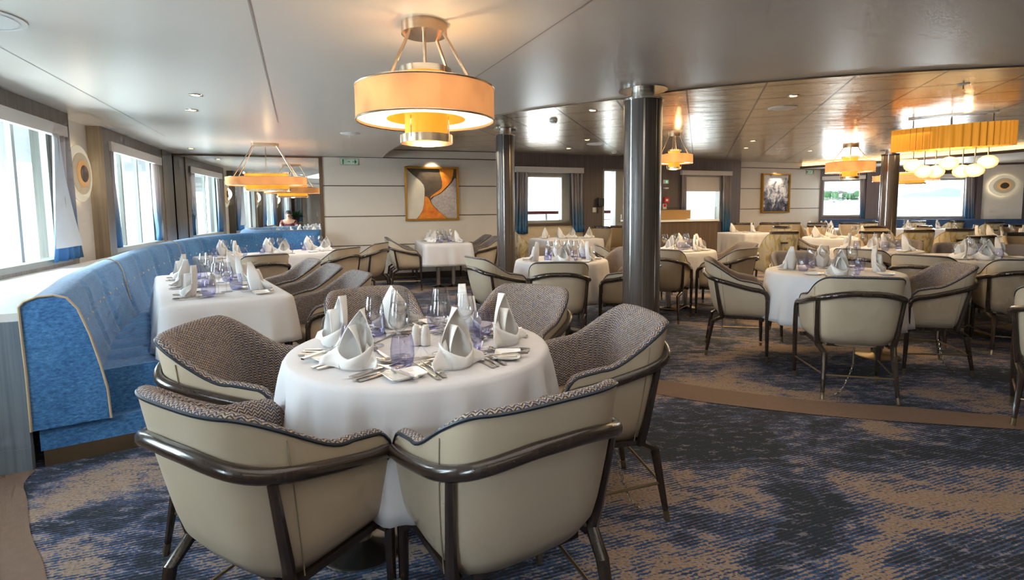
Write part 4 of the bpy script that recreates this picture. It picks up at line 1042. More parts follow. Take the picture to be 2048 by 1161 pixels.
for k, (c, n_) in enumerate(((TD, 6), (TE, 4), (TC, 4))):
    for j in range(n_):
        dx = -.75 + 1.5 * j / max(1, n_ - 1); p_ = Vector((c[0], c[1], 0)) + (BU * dx if k == 0 else Vector((.3 * math.cos(j * 1.6), .3 * math.sin(j * 1.6), 0)))
        w_ = ware('wine_glass_small', p_.x, p_.y, 0, 'stemmed wine glass %s of the table %s' % (('at the left end', 'left of the middle', 'just left of the middle', 'just right of the middle', 'right of the middle', 'at the right end')[j], ('at the wide far window', 'beyond the chandelier table', 'below the far right pendant')[k])); w_['group'] = 'wine glasses on far tables'
# side chairs: (pixel x, pixel y of the back top, turn, label tail)
SCH = [(1494, 443, 150, 'behind the square table, leftmost of its row'), (1523, 442, 160, 'behind the square table, second from left, dark rail only'), (1534, 446, 100, 'right of the square cloth table, tan side showing'),
       (1566, 445, -10, 'right of the square cloth table with patterned back, below the snowy painting'), (1566, 456, -75, 'seen side on between the square table and tweed armchair'), (1605, 467, -5, 'with patterned back just behind the sideways tweed armchair'),
       (1616, 438, 170, 'standing against the second white wall below the exit sign'), (1661, 440, 165, 'facing us in front of the blue bench below the boat window'), (1634, 454, 170, 'facing us behind the round table, left of its napkins'),
       (1738, 441, 5, 'with patterned back left of the slim pillar'), (1748, 456, 175, 'facing us just in front of the slim pillar'), (1766, 469, 170, 'dark-railed, right behind the tan tweed chairs'),
       (1840, 443, 0, 'with patterned back, left of two at the wide far window'), (1913, 443, 6, 'with tufted patterned back, right of two at the wide far window'), (1850, 455, 80, 'seen side on below the wide far window'),
       (1838, 464, -10, 'narrow, its patterned back partly hidden below the wide far window'), (1919, 462, -4, 'with a dark pull handle, behind the middle tweed chair'), (1990, 447, 0, 'with patterned back below the far right sconce'),
       (2026, 453, 172, 'facing us below the far right sconce'), (1982, 480, 8, 'with yellow patterned back right behind the middle tweed chair'), (2046, 471, 165, 'cut by the right edge beyond the chandelier table'),
       (1168, 452, 168, 'facing us in front of the far switch beside the glazed door'), (1200, 455, 150, 'facing us beside the glazed door'), (1050, 463, -70, 'with patterned back partly hidden by the smaller pillar'), (1600, 441, 165, 'dark-railed, under the corner of the second white wall')]
def place_side_chairs():
    pos = []
    for px, py, deg, tail in SCH:
        v = at(px, py, .885); k = min(1.0, 12.0 / v.y); fx, fy = -math.sin(math.radians(deg)), math.cos(math.radians(deg))
        pos.append([v.x * k + fx * .3, v.y * k + fy * .3])
    fixed = [(o.location.x, o.location.y, .53) for o in bpy.data.objects if o.parent is None and o.name.startswith('tweed_armchair')]
    for o in bpy.data.objects:
        if o.parent is None and o.name.startswith('dining_table'):
            t_ = [c_ for c_ in o.children if c_.name.startswith('table_top')][0]; hx = max(v.co.length for v in t_.data.vertices); fixed.append((o.location.x, o.location.y, min(hx, .62) + .2))
    for it in range(150):      # nudge chairs apart so that no two stand in one another
        for i, p_ in enumerate(pos):
            for j, q in enumerate([(a_[0], a_[1], .56) for k, a_ in enumerate(pos) if k != i] + fixed):
                d = Vector((p_[0] - q[0], p_[1] - q[1])); L = d.length
                if 1e-6 < L < q[2]: d *= (q[2] - L) / L * .4; p_[0] += d.x * .6; p_[1] += d.y
            for P_, N_ in ((RP, RN), (PP, PN)):
                dd = (Vector((p_[0], p_[1], 0)) - P_).dot(N_)
                if dd < .40: p_[0] += N_.x * (.40 - dd); p_[1] += N_.y * (.40 - dd)
    for (px, py, deg, tail), p_ in zip(SCH, pos): sidechair(p_[0], p_[1], deg, 'upholstered side chair ' + tail, 'side chairs with dark top rails')
# table below the far window (rail window), with side chairs
v = at(1118, 470, .75); T9 = (v.x, min(v.y, 9.3)); far_table(T9, 'square table below the far window with red handrail', 'white cloth on the square table below the far window', ('q', 1.1, .8, PA), [(-.38, .0, 'left'), (-.1, .05, 'middle left'), (.12, .1, 'middle right'), (.42, .0, 'right')], 'the table below the far window', 19)

place_side_chairs()
# blue bench along the far right window wall
bb = thing('banquette', 'dark blue bench below the far right windows', 'banquette', on(BP, BU, BN, 2.5, 0))
NAVYV = mat('navy_bench_velvet', srgb(44, 72, 112), .8, noise=((8, 8, 8), .15))[0]
mb = MB(); wbox(mb, BP, BU, BN, .05, 5.2, .3, .95, .11, .24); sub(mb, 'backrest', NAVYV, bb)
mb = MB(); wbox(mb, BP, BU, BN, .05, 5.2, .1, .45, .24, .66); sub(mb, 'seat', NAVYV, bb)
for k in range(8):
    mb = MB(); mb.lathe([(0, -.012), (.018, -.008), (.02, 0)], 8); q = on(BP, BU, BN, .4 + k * .6, .78, .24)
    mb.v = [tuple(q + BU * x + Vector((0, 0, y)) - BN * z) for x, y, z in mb.v]; sub(mb, 'button', VELVET, bb)

# display counter
ct = thing('display_counter', 'wooden counter with a glass display case on top in front of the far wall', 'counter', (3.0, 9.2, 0), math.radians(17))
MB().box((0, .3, .53), (1.5, .8, 1.02)).build('cabinet', COUNTERW, ct, smooth=False)
MB().box((0, .3, 1.055), (1.54, .84, .03)).build('counter_top', LEDGE, ct, smooth=False)
MB().box((0, .3, .04), (1.46, .76, .08)).build('plinth', DARKB, ct, smooth=False)
for nm, c, s_ in (('glass_front', (0, -.08, 1.18), (1.46, .008, .22)), ('glass_side', (.73, .3, 1.18), (.008, .76, .22)), ('glass_top', (0, .3, 1.292), (1.47, .78, .008))):
    MB().box(c, s_).build(nm, DISPG, ct, smooth=False)
MB().box((-.1, .5, 1.16), (1.2, .3, .17)).build('display_shelf', mat('display_tan', srgb(176, 138, 92), .5, noise=((6, 6, 6), .1))[0], ct, smooth=False)

# ================================================================= pendants
def pl(loc, e, col, r=.1, name='lamp_light'):
    l = bpy.data.lights.new(name, 'POINT'); l.energy = e; l.color = col; l.shadow_soft_size = r
    o = bpy.data.objects.new(name, l); COL.objects.link(o); o.location = loc; return o
def stad(hl, r, n=16):   # stadium outline, half straight length hl
    return [(hl + r * math.cos(-PI / 2 + PI * k / n), r * math.sin(-PI / 2 + PI * k / n)) for k in range(n + 1)] + [(-hl + r * math.cos(PI / 2 + PI * k / n), r * math.sin(PI / 2 + PI * k / n)) for k in range(n + 1)]
def band(outl, z0, z1, t=.004):
    mb = MB(); c = [(x * 1.0, y * 1.0) for x, y in outl]; i_ = [(x * .985, y * .985) for x, y in outl]
    mb.grid([[(x, y, z0) for x, y in c], [(x, y, z1) for x, y in c], [(x, y, z1) for x, y in i_], [(x, y, z0) for x, y in i_], [(x, y, z0) for x, y in c]], True); return mb
def annulus(o, i, z):
    return MB().grid([[(x, y, z) for x, y in o], [(x, y, z) for x, y in i]], True)
def off(hl, r, n=16): return stad(hl, r, n)
def pendant(x, y, zc, R, hl, label, rz=0.0, drop=1.0, e=14, zs=None):
    """drum pendant: canopy, rods, wide drum shade round a taller inner drum with metal rings"""
    th = thing('pendant_lamp', label, 'pendant lamp', (x, y, zc), rz); k = R / .36
    z1, z0 = -.335 * drop, -.335 * drop - .165 * k     # wide shade top, bottom
    it, ib = z1 + .085 * k, z0 - .085 * k              # inner drum
    cn = stad(hl * .35, .118 * k); mb = MB(); mb.prism(cn, -.055 * k, -.0005); mb.build('canopy', NICKEL, th)
    O = stad(hl, R)
    band(O, z0, z1).build('drum_shade', SHADE, th)
    for z in (z0, z1): MB().tube([(a, b_, z) for a, b_ in O], .005 * k, 6, closed=True).build('shade_rim', NICKEL, th)
    hole = stad(hl * .85, .205 * k); annulus(O, hole, z0 + .012).build('diffuser', DIFF, th)
    annulus(O, hole, z1 - .012).build('top_panel', DIFF, th)
    band(hole, z0 + .01, z0 + .07 * k).build('inner_collar', SHADEI, th)
    I = stad(hl * .75, .112 * k); band(I, ib, it).build('inner_drum', SHADEI, th); MB().prism(stad(hl * .75, .108 * k), ib + .004, ib + .012).build('inner_diffuser', DIFF, th)
    J = stad(hl * .78, .137 * k)
    band(J, it - .012, it + .018 * k).build('top_ring', NICKEL, th); band(J, ib - .03 * k, ib + .012 * k).build('bottom_ring', NICKEL, th)
    for sx, sy in ((1, 1), (1, -1), (-1, 1), (-1, -1)):
        a = PI / 4; jx, jy = sx * (hl * .78 + .137 * k * math.cos(a)), sy * .137 * k * math.sin(a)
        MB().tube([(jx, jy, ib - .01), (jx, jy, z0 + .015)], .003, 6).build('hanger', CHROME, th)
        MB().tube([(sx * (hl * .35 + .08 * k), sy * .07 * k, -.05 * k), (sx * (hl * .9 + .21 * k), sy * .17 * k, z1 + .002)], .0085 * k, 8).build('rod', NICKEL, th)
    MB().tube([(0, 0, -.05), (0, 0, it)], .009 * k, 8).build('rod', NICKEL, th)
    c = Vector((x, y, zc))
    pl(c + Vector((0, 0, ib - .004)), e * .7, (1, .74, .42), .03); pl(c + Vector((.07 * k, 0, it + .006)), e * .16, (1, .72, .38), .02)
    return th
pc = at(848, 48, ZC); pendant(pc.x, pc.y, ZC, .36, 0.0, 'large amber drum pendant lamp above the foreground', math.radians(20), 1.0, 16)
pc = at(530, 287, ZC); pendant(pc.x, pc.y, ZC, .25, .28, 'oval amber drum pendant lamp in front of the mirror', math.radians(14), 1.42, 12)
pc = at(1349, 268, ZM); pendant(pc.x, pc.y, ZM, .272, 0.0, 'amber drum pendant lamp just right of the big pillar', .4, .95, 12)
pc = at(1702, 290, ZM); pendant(pc.x, pc.y, ZM, .39, 0.0, 'amber drum pendant lamp in front of the window showing boats', .3, .95, 14)
pc = at_y(1812, 334, 10.9); pendant(pc.x, pc.y, 2.25, .24, .34, 'oval amber pendant lamp behind the slim pillar at the wide far window', BA, 1.0, 8)

# fluted amber chandelier with glass globes
cc = Vector((5.50, 6.50, ZM)); ca = math.atan2(-.65, .75)
ch_ = thing('chandelier', 'long fluted amber glass chandelier with seven lit globes on the right', 'chandelier', cc, ca)
MB().box((0, 0, -.012), (.86, .06, .024)).build('ceiling_bar', CHROME, ch_, smooth=False)
def ell(a, b_, n, fl=0.0, nf=0): return [((a + fl * math.cos(nf * 2 * PI * k / n)) * math.copysign(abs(math.cos(2 * PI * k / n)) ** .9, math.cos(2 * PI * k / n)), (b_ + fl * math.cos(nf * 2 * PI * k / n)) * math.sin(2 * PI * k / n)) for k in range(n)]
fo = ell(.59, .17, 576, .012, 48); fi = ell(.57, .15, 576, .008, 48)
mb = MB(); mb.grid([[(x, y, -.415) for x, y in fo], [(x, y, -.135) for x, y in fo], [(x, y, -.135) for x, y in fi], [(x, y, -.415) for x, y in fi], [(x, y, -.415) for x, y in fo]], True); mb.build('fluted_shade', AMBERG, ch_)
MB().prism(ell(.55, .13, 60), -.39, -.38).build('diffuser', DIFF, ch_)
MB().prism(ell(.55, .13, 60), -.17, -.16).build('top_panel', DIFF, ch_)
for sx in (-.38, 0, .38): MB().tube([(sx, 0, -.02), (sx, 0, -.17)], .012, 8).build('rod', CHROME, ch_)
for gx, gz, gy in ((-.36, -.60, .02), (-.24, -.69, -.07), (-.13, -.69, .06), (.0, -.60, -.05), (.13, -.70, .07), (.24, -.70, -.06), (.36, -.60, .02)):
    MB().tube([(gx, gy, -.38), (gx, gy, gz + .07)], .008, 8).build('globe_rod', CHROME, ch_)
    g = MB().lathe([(0, -.082), (.05, -.072), (.088, -.04), (.1, 0), (.088, .04), (.05, .072), (.012, .082), (0, .084)], 24, (gx, gy, gz)).build('globe', GLOBE, ch_)
pl(cc + Vector((0, 0, -.40)), 14, (1, .8, .5), .03); pl(cc + Vector((.2, 0, -.15)), 3, (1, .75, .42), .03)

# ================================================================= pictures, signs, fittings
def wall_thing(name, label, cat, P, U, N, s, z, off_=.0):
    return thing(name, label, cat, on(P, U, N, s, z, off_), math.atan2(U.y, U.x))
def xz(poly, y0, y1):  # polygon in the wall plane, extruded towards the room (-y)
    mb = MB(); n = len(poly); vs = [(x, -y0, z) for x, z in poly] + [(x, -y1, z) for x, z in poly]
    return mb.add(vs, [tuple(range(n)), tuple(range(2 * n - 1, n - 1, -1))] + [(i, (i + 1) % n, n + (i + 1) % n, n + i) for i in range(n)])
def frame_mb(w, h, t, d):
    mb = MB()
    for c, s_ in (((0, -d / 2, h / 2 - t / 2), (w, d, t)), ((0, -d / 2, -h / 2 + t / 2), (w, d, t)), ((-w / 2 + t / 2, -d / 2, 0), (t, d, h - 2 * t)), ((w / 2 - t / 2, -d / 2, 0), (t, d, h - 2 * t))): mb.box(c, s_)
    return mb
pa = wall_thing('painting', 'gold-framed abstract painting of orange, charcoal and cream curves on the white wall', 'painting', WP, WU, WN, 1.945, 1.595)
frame_mb(1.0, 1.0, .034, .055).build('frame', GOLDF, pa, smooth=False)
ART = lambda n_, a, b_, sc3=(7, 7, 7): mat(n_, a, .7)[0] if False else streak(n_, a, b_, .6, sc3)
xz([(-.47, -.47), (.47, -.47), (.47, .47), (-.47, .47)], .005, .02).build('canvas', ART('art_charcoal', srgb(62, 50, 42), srgb(92, 76, 58)), pa, smooth=False)
def artpoly(pts): return [((x - 557.5) / 905 * .932, (605 - y) / 920 * .932) for x, y in pts]
def patch(nm, pts, m, y): xz(artpoly(pts), .02, y).build(nm, m, pa, smooth=False)
patch('cream_field', [(105, 148), (230, 270), (350, 370), (405, 440), (425, 520), (420, 650), (405, 800), (380, 900), (330, 990), (270, 1063), (105, 1063)], ART('art_cream', srgb(196, 184, 162), srgb(216, 206, 192), (2, 2, 2)), .024)
patch('orange_ribbon', [(695, 150), (960, 150), (950, 260), (920, 360), (860, 440), (800, 500), (720, 580), (640, 625), (570, 655), (515, 700), (540, 650), (620, 590), (720, 520), (745, 470), (745, 380), (725, 280)], ART('art_orange', srgb(222, 110, 24), srgb(244, 150, 32)), .026)
patch('orange_flame', [(430, 650), (470, 660), (510, 710), (530, 760), (580, 840), (660, 920), (760, 1010), (815, 1062), (285, 1062), (340, 990), (390, 880), (410, 780)], ART('art_flame', srgb(206, 86, 22), srgb(236, 146, 24)), .025)
patch('grey_field', [(535, 720), (600, 655), (700, 615), (800, 530), (870, 460), (930, 390), (985, 310), (1008, 330), (1008, 1062), (830, 1062), (700, 950), (595, 840), (545, 770)], ART('art_grey', srgb(150, 138, 134), srgb(190, 178, 172), (30, 30, 30)), .024)
pb = wall_thing('painting', 'gold-framed abstract painting like a snowy mountainside on the right white wall', 'painting', RP, RU, RN, 1.275, 1.625)
frame_mb(.91, .97, .035, .07).build('frame', GOLDF, pb, smooth=False)
SNOW, t, p = mat('art_snow', (.6, .6, .65), .6)
v = t.coords('Object', scale=(1, 1, 1)); n = t.noise(v, 5.0, 8, .72, .6); so = t.new('ShaderNodeSeparateXYZ'); t.link(t.new('ShaderNodeTexCoord').outputs['Object'], so.inputs[0])
q_ = t.math('ADD', n, t.math('MULTIPLY', so.outputs[2], .22))
t.link(t.ramp(q_, [(.36, srgb(40, 42, 58)), (.46, srgb(112, 112, 132)), (.53, srgb(206, 202, 206)), (.64, srgb(232, 228, 230)), (.72, srgb(120, 138, 166))]), p.inputs['Base Color'])
xz([(-.42, -.45), (.42, -.45), (.42, .45), (-.42, .45)], .005, .03).build('canvas', SNOW, pb, smooth=False)

def exit_sign(P, U, N, s, z, label, flip=1, w=.31, h=.11):
    e = wall_thing('exit_sign', label, 'sign', P, U, N, s, z)
    MB().box((0, -.006, 0), (w, .012, h)).build('plate', SIGNW, e, smooth=False)
    frame_mb(w, h, .004, .014).build('border', GREEN, e, smooth=False)
    f = flip; X = lambda pts, cx: [(cx + x * f, zz) for x, zz in pts]
    mb = xz(X([(-.028, -.018 + .012), (.022, -.006), (.004, .014), (.020, .014), (.044, -.0), (.020, -.014 - .0)], .085 * f), .012, .014)
    mb = xz(X([(-.03, .006), (.02, .006), (.0, .03), (.018, .03), (.044, 0), (.018, -.03), (.0, -.03), (.02, -.006), (-.03, -.006)], .085 * f), .012, .0145); mb.build('arrow', GREEN, e, smooth=False)
    xz(X([(-.02, .006), (.02, .006), (.02, -.006), (-.02, -.006)], -.005 * f), .012, .0145).build('dash', GREEN, e, smooth=False)
    xz(X([(-.036, -.040), (-.010, -.040), (-.010, .040), (-.036, .040)], -.082 * f), .012, .0135).build('doorway', GREEN, e, smooth=False)
    mb = MB(); c0 = -.082 * f
    for pts in ([(c0 - .004 * f, .006), (c0 + .006 * f, .024)], [(c0 - .004 * f, .006), (c0 + .012 * f, -.004), (c0 + .010 * f, -.024)], [(c0 - .004 * f, .004), (c0 - .012 * f, -.012), (c0 - .026 * f, -.018)], [(c0 + .004 * f, .020), (c0 + .020 * f, .008)], [(c0 + .002 * f, .020), (c0 - .014 * f, .012)]):
        mb.tube([(x, -.0155, zz) for x, zz in pts], .0036, 6)
    mb.lathe([(0, -.006), (.006, 0), (0, .006)], 8, (c0 + .010 * f, -.0155, .033)); mb.build('running_figure', SIGNW, e)
    return e
exit_sign(WP, WU, WN, .485, 2.165, 'green exit sign with running figure and right arrow left of the orange painting')
exit_sign(RP, RU, RN, 2.445, 2.175, 'small green exit sign with left arrow on the second white wall', -1, .27, .11)
# small wall fittings
e = wall_thing('wall_socket', 'white double socket low on the white wall beside a chair', 'socket', WP, WU, WN, 1.02, .34); MB().box((0, -.005, 0), (.15, .01, .085)).build('face_plate', WHITEP, e, smooth=False)
for sx in (-.035, .035): MB().lathe([(0, .0), (.018, .0), (.02, .004), (.016, .004), (.0, .0015)], 16).build('outlet', CHINA, e)
for o in e.children:
    if o.name.startswith('outlet'): o.rotation_euler = (PI / 2, 0, 0); o.location = ((-.035 if o.name == 'outlet' else .035), -.010, 0)
e = wall_thing('wall_telephone', 'dark wall telephone with coiled cord beside the glazed door', 'telephone', PP, PU, PN, 2.36, 1.42)
MB().box((0, -.03, 0), (.13, .06, .17)).build('body', BLACK, e, smooth=False); MB().tube([(-.08, -.06, .09), (-.085, -.08, .04), (-.085, -.08, -.04), (-.08, -.06, -.09)], .02, 8).build('handset', BLACK, e)
MB().tube([(-.08 + .012 * math.cos(k), -.04 + .012 * math.sin(k), -.09 - .16 * math.sin(PI * k / 40) + .001 * k) for k in range(41)], .005, 5).build('cord', BLACK, e)
e = wall_thing('light_switch', 'white light switch left of the glazed door', 'switch', PP, PU, PN, 2.22, 1.26); MB().box((0, -.005, 0), (.085, .01, .10)).build('face_plate', WHITEP, e, smooth=False); MB().box((0, -.013, 0), (.04, .01, .05)).build('rocker', CHINA, e, smooth=False)
e = wall_thing('emergency_light', 'small white box with green lamp on the dark far wall', 'emergency light', PP, PU, PN, 4.05, 1.87); MB().box((0, -.015, 0), (.13, .03, .085)).build('housing', WHITEP, e, smooth=False); MB().box((.01, -.034, 0), (.03, .01, .03)).build('lamp', emis('green_glow', (.05, .8, .4), 1.2), e, smooth=False)
e = wall_thing('alarm_sounder', 'small white box below the green lamp on the dark far wall', 'alarm', PP, PU, PN, 4.03, 1.75); MB().box((0, -.015, 0), (.09, .03, .11)).build('housing', WHITEP, e, smooth=False); MB().lathe([(0, .0), (.02, .0), (.02, .006), (0, .006)], 14).build('grille', BLACK, e); e.children[-1].location = (0, -.03, -.01); e.children[-1].rotation_euler = (PI / 2, 0, 0)
e = wall_thing('fire_alarm_call_point', 'red fire alarm call point on the dark far wall', 'fire alarm', PP, PU, PN, 4.06, 1.46); MB().box((0, -.025, 0), (.13, .05, .13)).build('housing', RED, e, smooth=False); MB().box((0, -.052, 0), (.06, .006, .05)).build('glass_panel', WHITEP, e, smooth=False)
e = wall_thing('fire_notice', 'small red and white notice under the fire alarm call point', 'sign', PP, PU, PN, 4.04, 1.32); MB().box((0, -.003, 0), (.10, .006, .12)).build('sheet', WHITEP, e, smooth=False); MB().box((0, -.007, .02), (.07, .004, .06)).build('red_symbol', RED, e, smooth=False)
# ceiling fittings
def downlight(px, py, z, label, r=.05, e_=4):
    v = at(px, py, z); d = thing('downlight', label, 'downlight', v, 0, 'recessed downlights')
    MB().lathe([(r * .62, .0), (r * .62, -.004), (r, -.006), (r * 1.02, -.0005)], 24).build('bezel', CHROME, d)
    MB().lathe([(0, -.002), (r * .6, -.002)], 20).build('lamp', BULBW, d)
    if e_:
        l = bpy.data.lights.new('downlight_beam', 'SPOT'); l.energy = e_ * 4; l.color = (1, .82, .58); l.spot_size = 2.2; l.spot_blend = .8; l.shadow_soft_size = .06
        o = bpy.data.objects.new('downlight_beam', l); COL.objects.link(o); o.location = v - Vector((0, 0, .03))
downlight(391, 190, ZC, 'chrome downlight in the smooth ceiling, nearest of the left pair', .055); downlight(384, 220, ZC, 'chrome downlight in the smooth ceiling, farther of the left pair', .055)
downlight(382, 297, ZC, 'small downlight in the smooth ceiling in front of the mirror corner', .05)
for px, py, lb in ((1186, 221, 'left of the big pillar top'), (1174, 280, 'above the glazed door side'), (1137, 297, 'above the far rail window'), (1587, 192, 'nearest of those right of the big pillar'), (1506, 282, 'above the tables left of the snowy painting, nearest'), (1492, 296, 'above the tables left of the snowy painting, farther'), (1620, 302, 'left of the boat-window pendant')):
    downlight(px, py, ZM, 'round chrome downlight in the metal ceiling, ' + lb, .055, 6)
def speaker(px, py, z, label, r):
    v = at(px, py, z); s_ = thing('ceiling_speaker', label, 'speaker', v); MB().lathe([(0, -.010), (r * .86, -.010), (r, -.006), (r, -.0005)], 36).build('cover', WHITEP, s_); MB().lathe([(r * .84, -.012), (r * .86, -.0125), (r * .88, -.0105)], 36).build('rim', CHINA, s_); return s_
speaker(788, 153, ZC, 'white round ceiling speaker behind the large pendant', .13); speaker(1565, 216, ZM, 'pale round ceiling speaker in the metal ceiling', .15); speaker(1191, 288, ZM, 'pale round ceiling speaker near the glazed door', .15)
speaker(-62, 30, ZC, 'large pale round fitting cut by the top left corner', .21)
def detector(px, py, z, label, dark=False):
    v = at(px, py, z); s_ = thing('smoke_detector', label, 'smoke detector', v); MB().lathe([(0, -.045), (.035, -.043), (.042, -.03), (.05, -.02), (.052, -.001)], 24).build('housing', WHITEP, s_); MB().lathe([(.046, -.026), (.050, -.024), (.046, -.020)], 24).build('vent_ring', BLACK, s_)
detector(1107, 240, ZM, 'white smoke detector in the metal ceiling left of the big pillar'); detector(1228, 303, ZM, 'small white detector against the ceiling above the glazed door')
def sprinkler(px, py, z, label, r=.03):
    v = at(px, py, z); s_ = thing('sprinkler', label, 'sprinkler', v); MB().lathe([(0, -.008), (r, -.008), (r * 1.1, -.0005)], 20).build('escutcheon', WHITEP, s_); MB().lathe([(0, -.05), (.012, -.05), (.012, -.046), (.005, -.044), (.006, -.008)], 12).build('head', CHROME, s_)
sprinkler(700, 267, ZC, 'white sprinkler with wide plate in the smooth ceiling right of the mirror lamp', .11); sprinkler(1927, 168, ZM, 'chrome sprinkler in the metal ceiling above the chandelier', .045); sprinkler(1559, 298, ZM, 'chrome sprinkler above the snowy painting', .05)

# picture spots
def spot(loc, tgt, e, size, col=(1, .85, .6), blend=.5, r=.03):
    l = bpy.data.lights.new('picture_spot', 'SPOT'); l.energy = e; l.color = col; l.spot_size = size; l.spot_blend = blend; l.shadow_soft_size = r
    o = bpy.data.objects.new('picture_spot', l); COL.objects.link(o); o.location = loc; o.rotation_euler = (Vector(tgt) - Vector(loc)).to_track_quat('-Z', 'Y').to_euler()
spot(on(WP, WU, WN, 1.95, ZM - .02, .22), on(WP, WU, WN, 1.95, 1.5, .0), 36, 1.15); spot(on(RP, RU, RN, 1.27, ZM - .02, .22), on(RP, RU, RN, 1.27, 1.5, .0), 36, 1.0)

# ================================================================= outside
TLT = .0209
def sea_z(Y): return -8 + Y * TLT
SEA = mat('bright_sea', srgb(225, 240, 245), .4, noise=((.02, .02, .02), .06))[0]
mb = MB(); mb.add([(-1500, -1500, sea_z(-1500)), (2500, -1500, sea_z(-1500)), (2500, 2400, sea_z(2400)), (-1500, 2400, sea_z(2400))], [(0, 1, 2, 3)]); tag(mb.build('sea', SEA), 'bright pale sea outside the windows', 'sea', None, 'stuff')
def far_pt(px, D, dz=0): return Vector(((px - 1024) / 1024 * D, D, sea_z(D) + dz))
def hillmesh(px0, px1, D, h, label, seed, m=HILL):
    rnd = random.Random(seed); n = 40; rows = [[], [], []]
    for k in range(n):
        p_ = far_pt(lerp(px0, px1, k / (n - 1)), D); hh = h * (.6 + .4 * math.sin(k * .25 + seed)) * (1 + .15 * math.sin(k * .9))
        rows[0].append((p_.x, p_.y, p_.z - 1)); rows[1].append((p_.x, p_.y + 40, p_.z + hh * .6)); rows[2].append((p_.x, p_.y + 120, p_.z + hh))
    tag(MB().grid(rows).build('hill', m), label, 'hill')
hillmesh(1610, 1760, 1000, 21, 'green hillside shore seen through the left of the far right windows', 1)
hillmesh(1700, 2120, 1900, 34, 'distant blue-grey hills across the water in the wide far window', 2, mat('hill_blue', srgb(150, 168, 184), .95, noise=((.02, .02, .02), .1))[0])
rnd = random.Random(5)
for k, (px, dz, w) in enumerate(((1664, 6, 8), (1672, 9, 9), (1683, 7, 14), (1692, 4, 9), (1700, 8, 8), (1708, 5, 10), (1678, 13, 8))):
    p_ = far_pt(px, 1005 + dz * 2, dz); h_ = thing('house', 'pale shore house among trees, number %s from the left' % ('one two three five six seven four'.split()[k]), 'house', p_); h_['group'] = 'houses on the far shore'
    h_['label'] = 'white house on the far shore, ' + ('leftmost', 'second from left', 'wide one with boats below', 'right of the wide one', 'next to the rightmost trees', 'rightmost', 'highest on the slope')[k]
    MB().box((0, 0, w * .2), (w, 6, w * .5)).build('walls', HOUSEW, h_, smooth=False)
    mb = MB(); a, t_ = w * .54, w * .45; mb.add([(-a, -3.4, t_), (a, -3.4, t_), (a, 3.4, t_), (-a, 3.4, t_), (-a * .9, 0, t_ + w * .22), (a * .9, 0, t_ + w * .22)], [(0, 1, 5, 4), (2, 3, 4, 5), (1, 2, 5), (3, 0, 4), (0, 3, 2, 1)]); mb.build('roof', ROOFM, h_, smooth=False)
for k, px in enumerate((1652, 1658, 1668, 1687, 1694, 1703, 1712, 1720, 1727, 1733)):
    p_ = far_pt(px, 998 + rnd.uniform(0, 25), rnd.uniform(1, 6)); s_ = rnd.uniform(4, 7)
    tr = thing('tree', 'rounded green tree on the far shore, %s from the left' % ('first second third fourth fifth sixth seventh eighth ninth tenth'.split()[k]), 'tree', p_, 0, 'trees on the far shore')
    mb = MB(); n = 10; rows = []
    for i in range(7):
        ph = PI * i / 6; rows.append([(s_ * math.sin(ph) * (1 + .25 * math.sin(j * 2.1 + i * 1.7)) * math.cos(2 * PI * j / n), s_ * math.sin(ph) * math.sin(2 * PI * j / n), s_ * 1.1 - s_ * 1.0 * math.cos(ph)) for j in range(n)])
    mb.grid(rows, True); mb.build('crown', TREE, tr); MB().tube([(0, 0, -2), (0, 0, s_ * .6)], .5, 6).build('trunk', ROOFM, tr)
for k, (px, D, col) in enumerate(((1661, 940, HOUSEW), (1669, 900, HOUSEW), (1680, 930, BOATB), (1690, 950, HOUSEW), (1697, 930, HOUSEW), (1666, 700, BOATB))):
    p_ = far_pt(px, D); b_ = thing('sailing_boat', 'moored sailing boat off the far shore, ' + ('leftmost with tall mast', 'second from left', 'blue hulled in the middle', 'right of the blue hull', 'rightmost', 'blue one nearest to the ship')[k], 'boat', p_, .2 * k, 'boats moored off the far shore')
    mb = MB(); mb.prism([(-5, -1.2), (3, -1.5), (6, 0), (3, 1.5), (-5, 1.2)], -.3, 1.3); mb.build('hull', col, b_, smooth=False); MB().box((-.8, 0, 1.9), (4, 1.8, 1.1)).build('cabin', HOUSEW, b_, smooth=False); MB().tube([(0, 0, 1), (0, 0, 13)], .12, 5).build('mast', WHITEP, b_)
# open deck and railing beyond the plum wall
mb = MB(); mb.prism([tuple(on(PP, PU, PN, s_, 0, o_))[:2] for s_, o_ in ((-.5, -.25), (6.2, -.25), (6.2, -2.6), (-.5, -2.6))], -.1, -.02); struct(mb.build('floor.001', mat('deck_grey', srgb(196, 200, 200), .7, noise=((2, 2, 2), .05))[0]))
rl = thing('deck_railing', 'white deck railing with red wooden handrail outside the far windows', 'railing', on(PP, PU, PN, 3, 0, -2.3))
mb = MB(); mb.tube([on(PP, PU, PN, -.5, 1.2, -2.3), on(PP, PU, PN, 6.2, 1.2, -2.3)], .04, 8); sub(mb, 'handrail', RAILR, rl)
for z in (.25, .5, .75, 1.0): sub(MB().tube([on(PP, PU, PN, -.5, z, -2.3), on(PP, PU, PN, 6.2, z, -2.3)], .012, 6), 'rail', WHITEP, rl)
for k in range(6): sub(MB().tube([on(PP, PU, PN, -.3 + k * 1.25, 0, -2.3), on(PP, PU, PN, -.3 + k * 1.25, 1.18, -2.3)], .022, 8), 'post', WHITEP, rl)

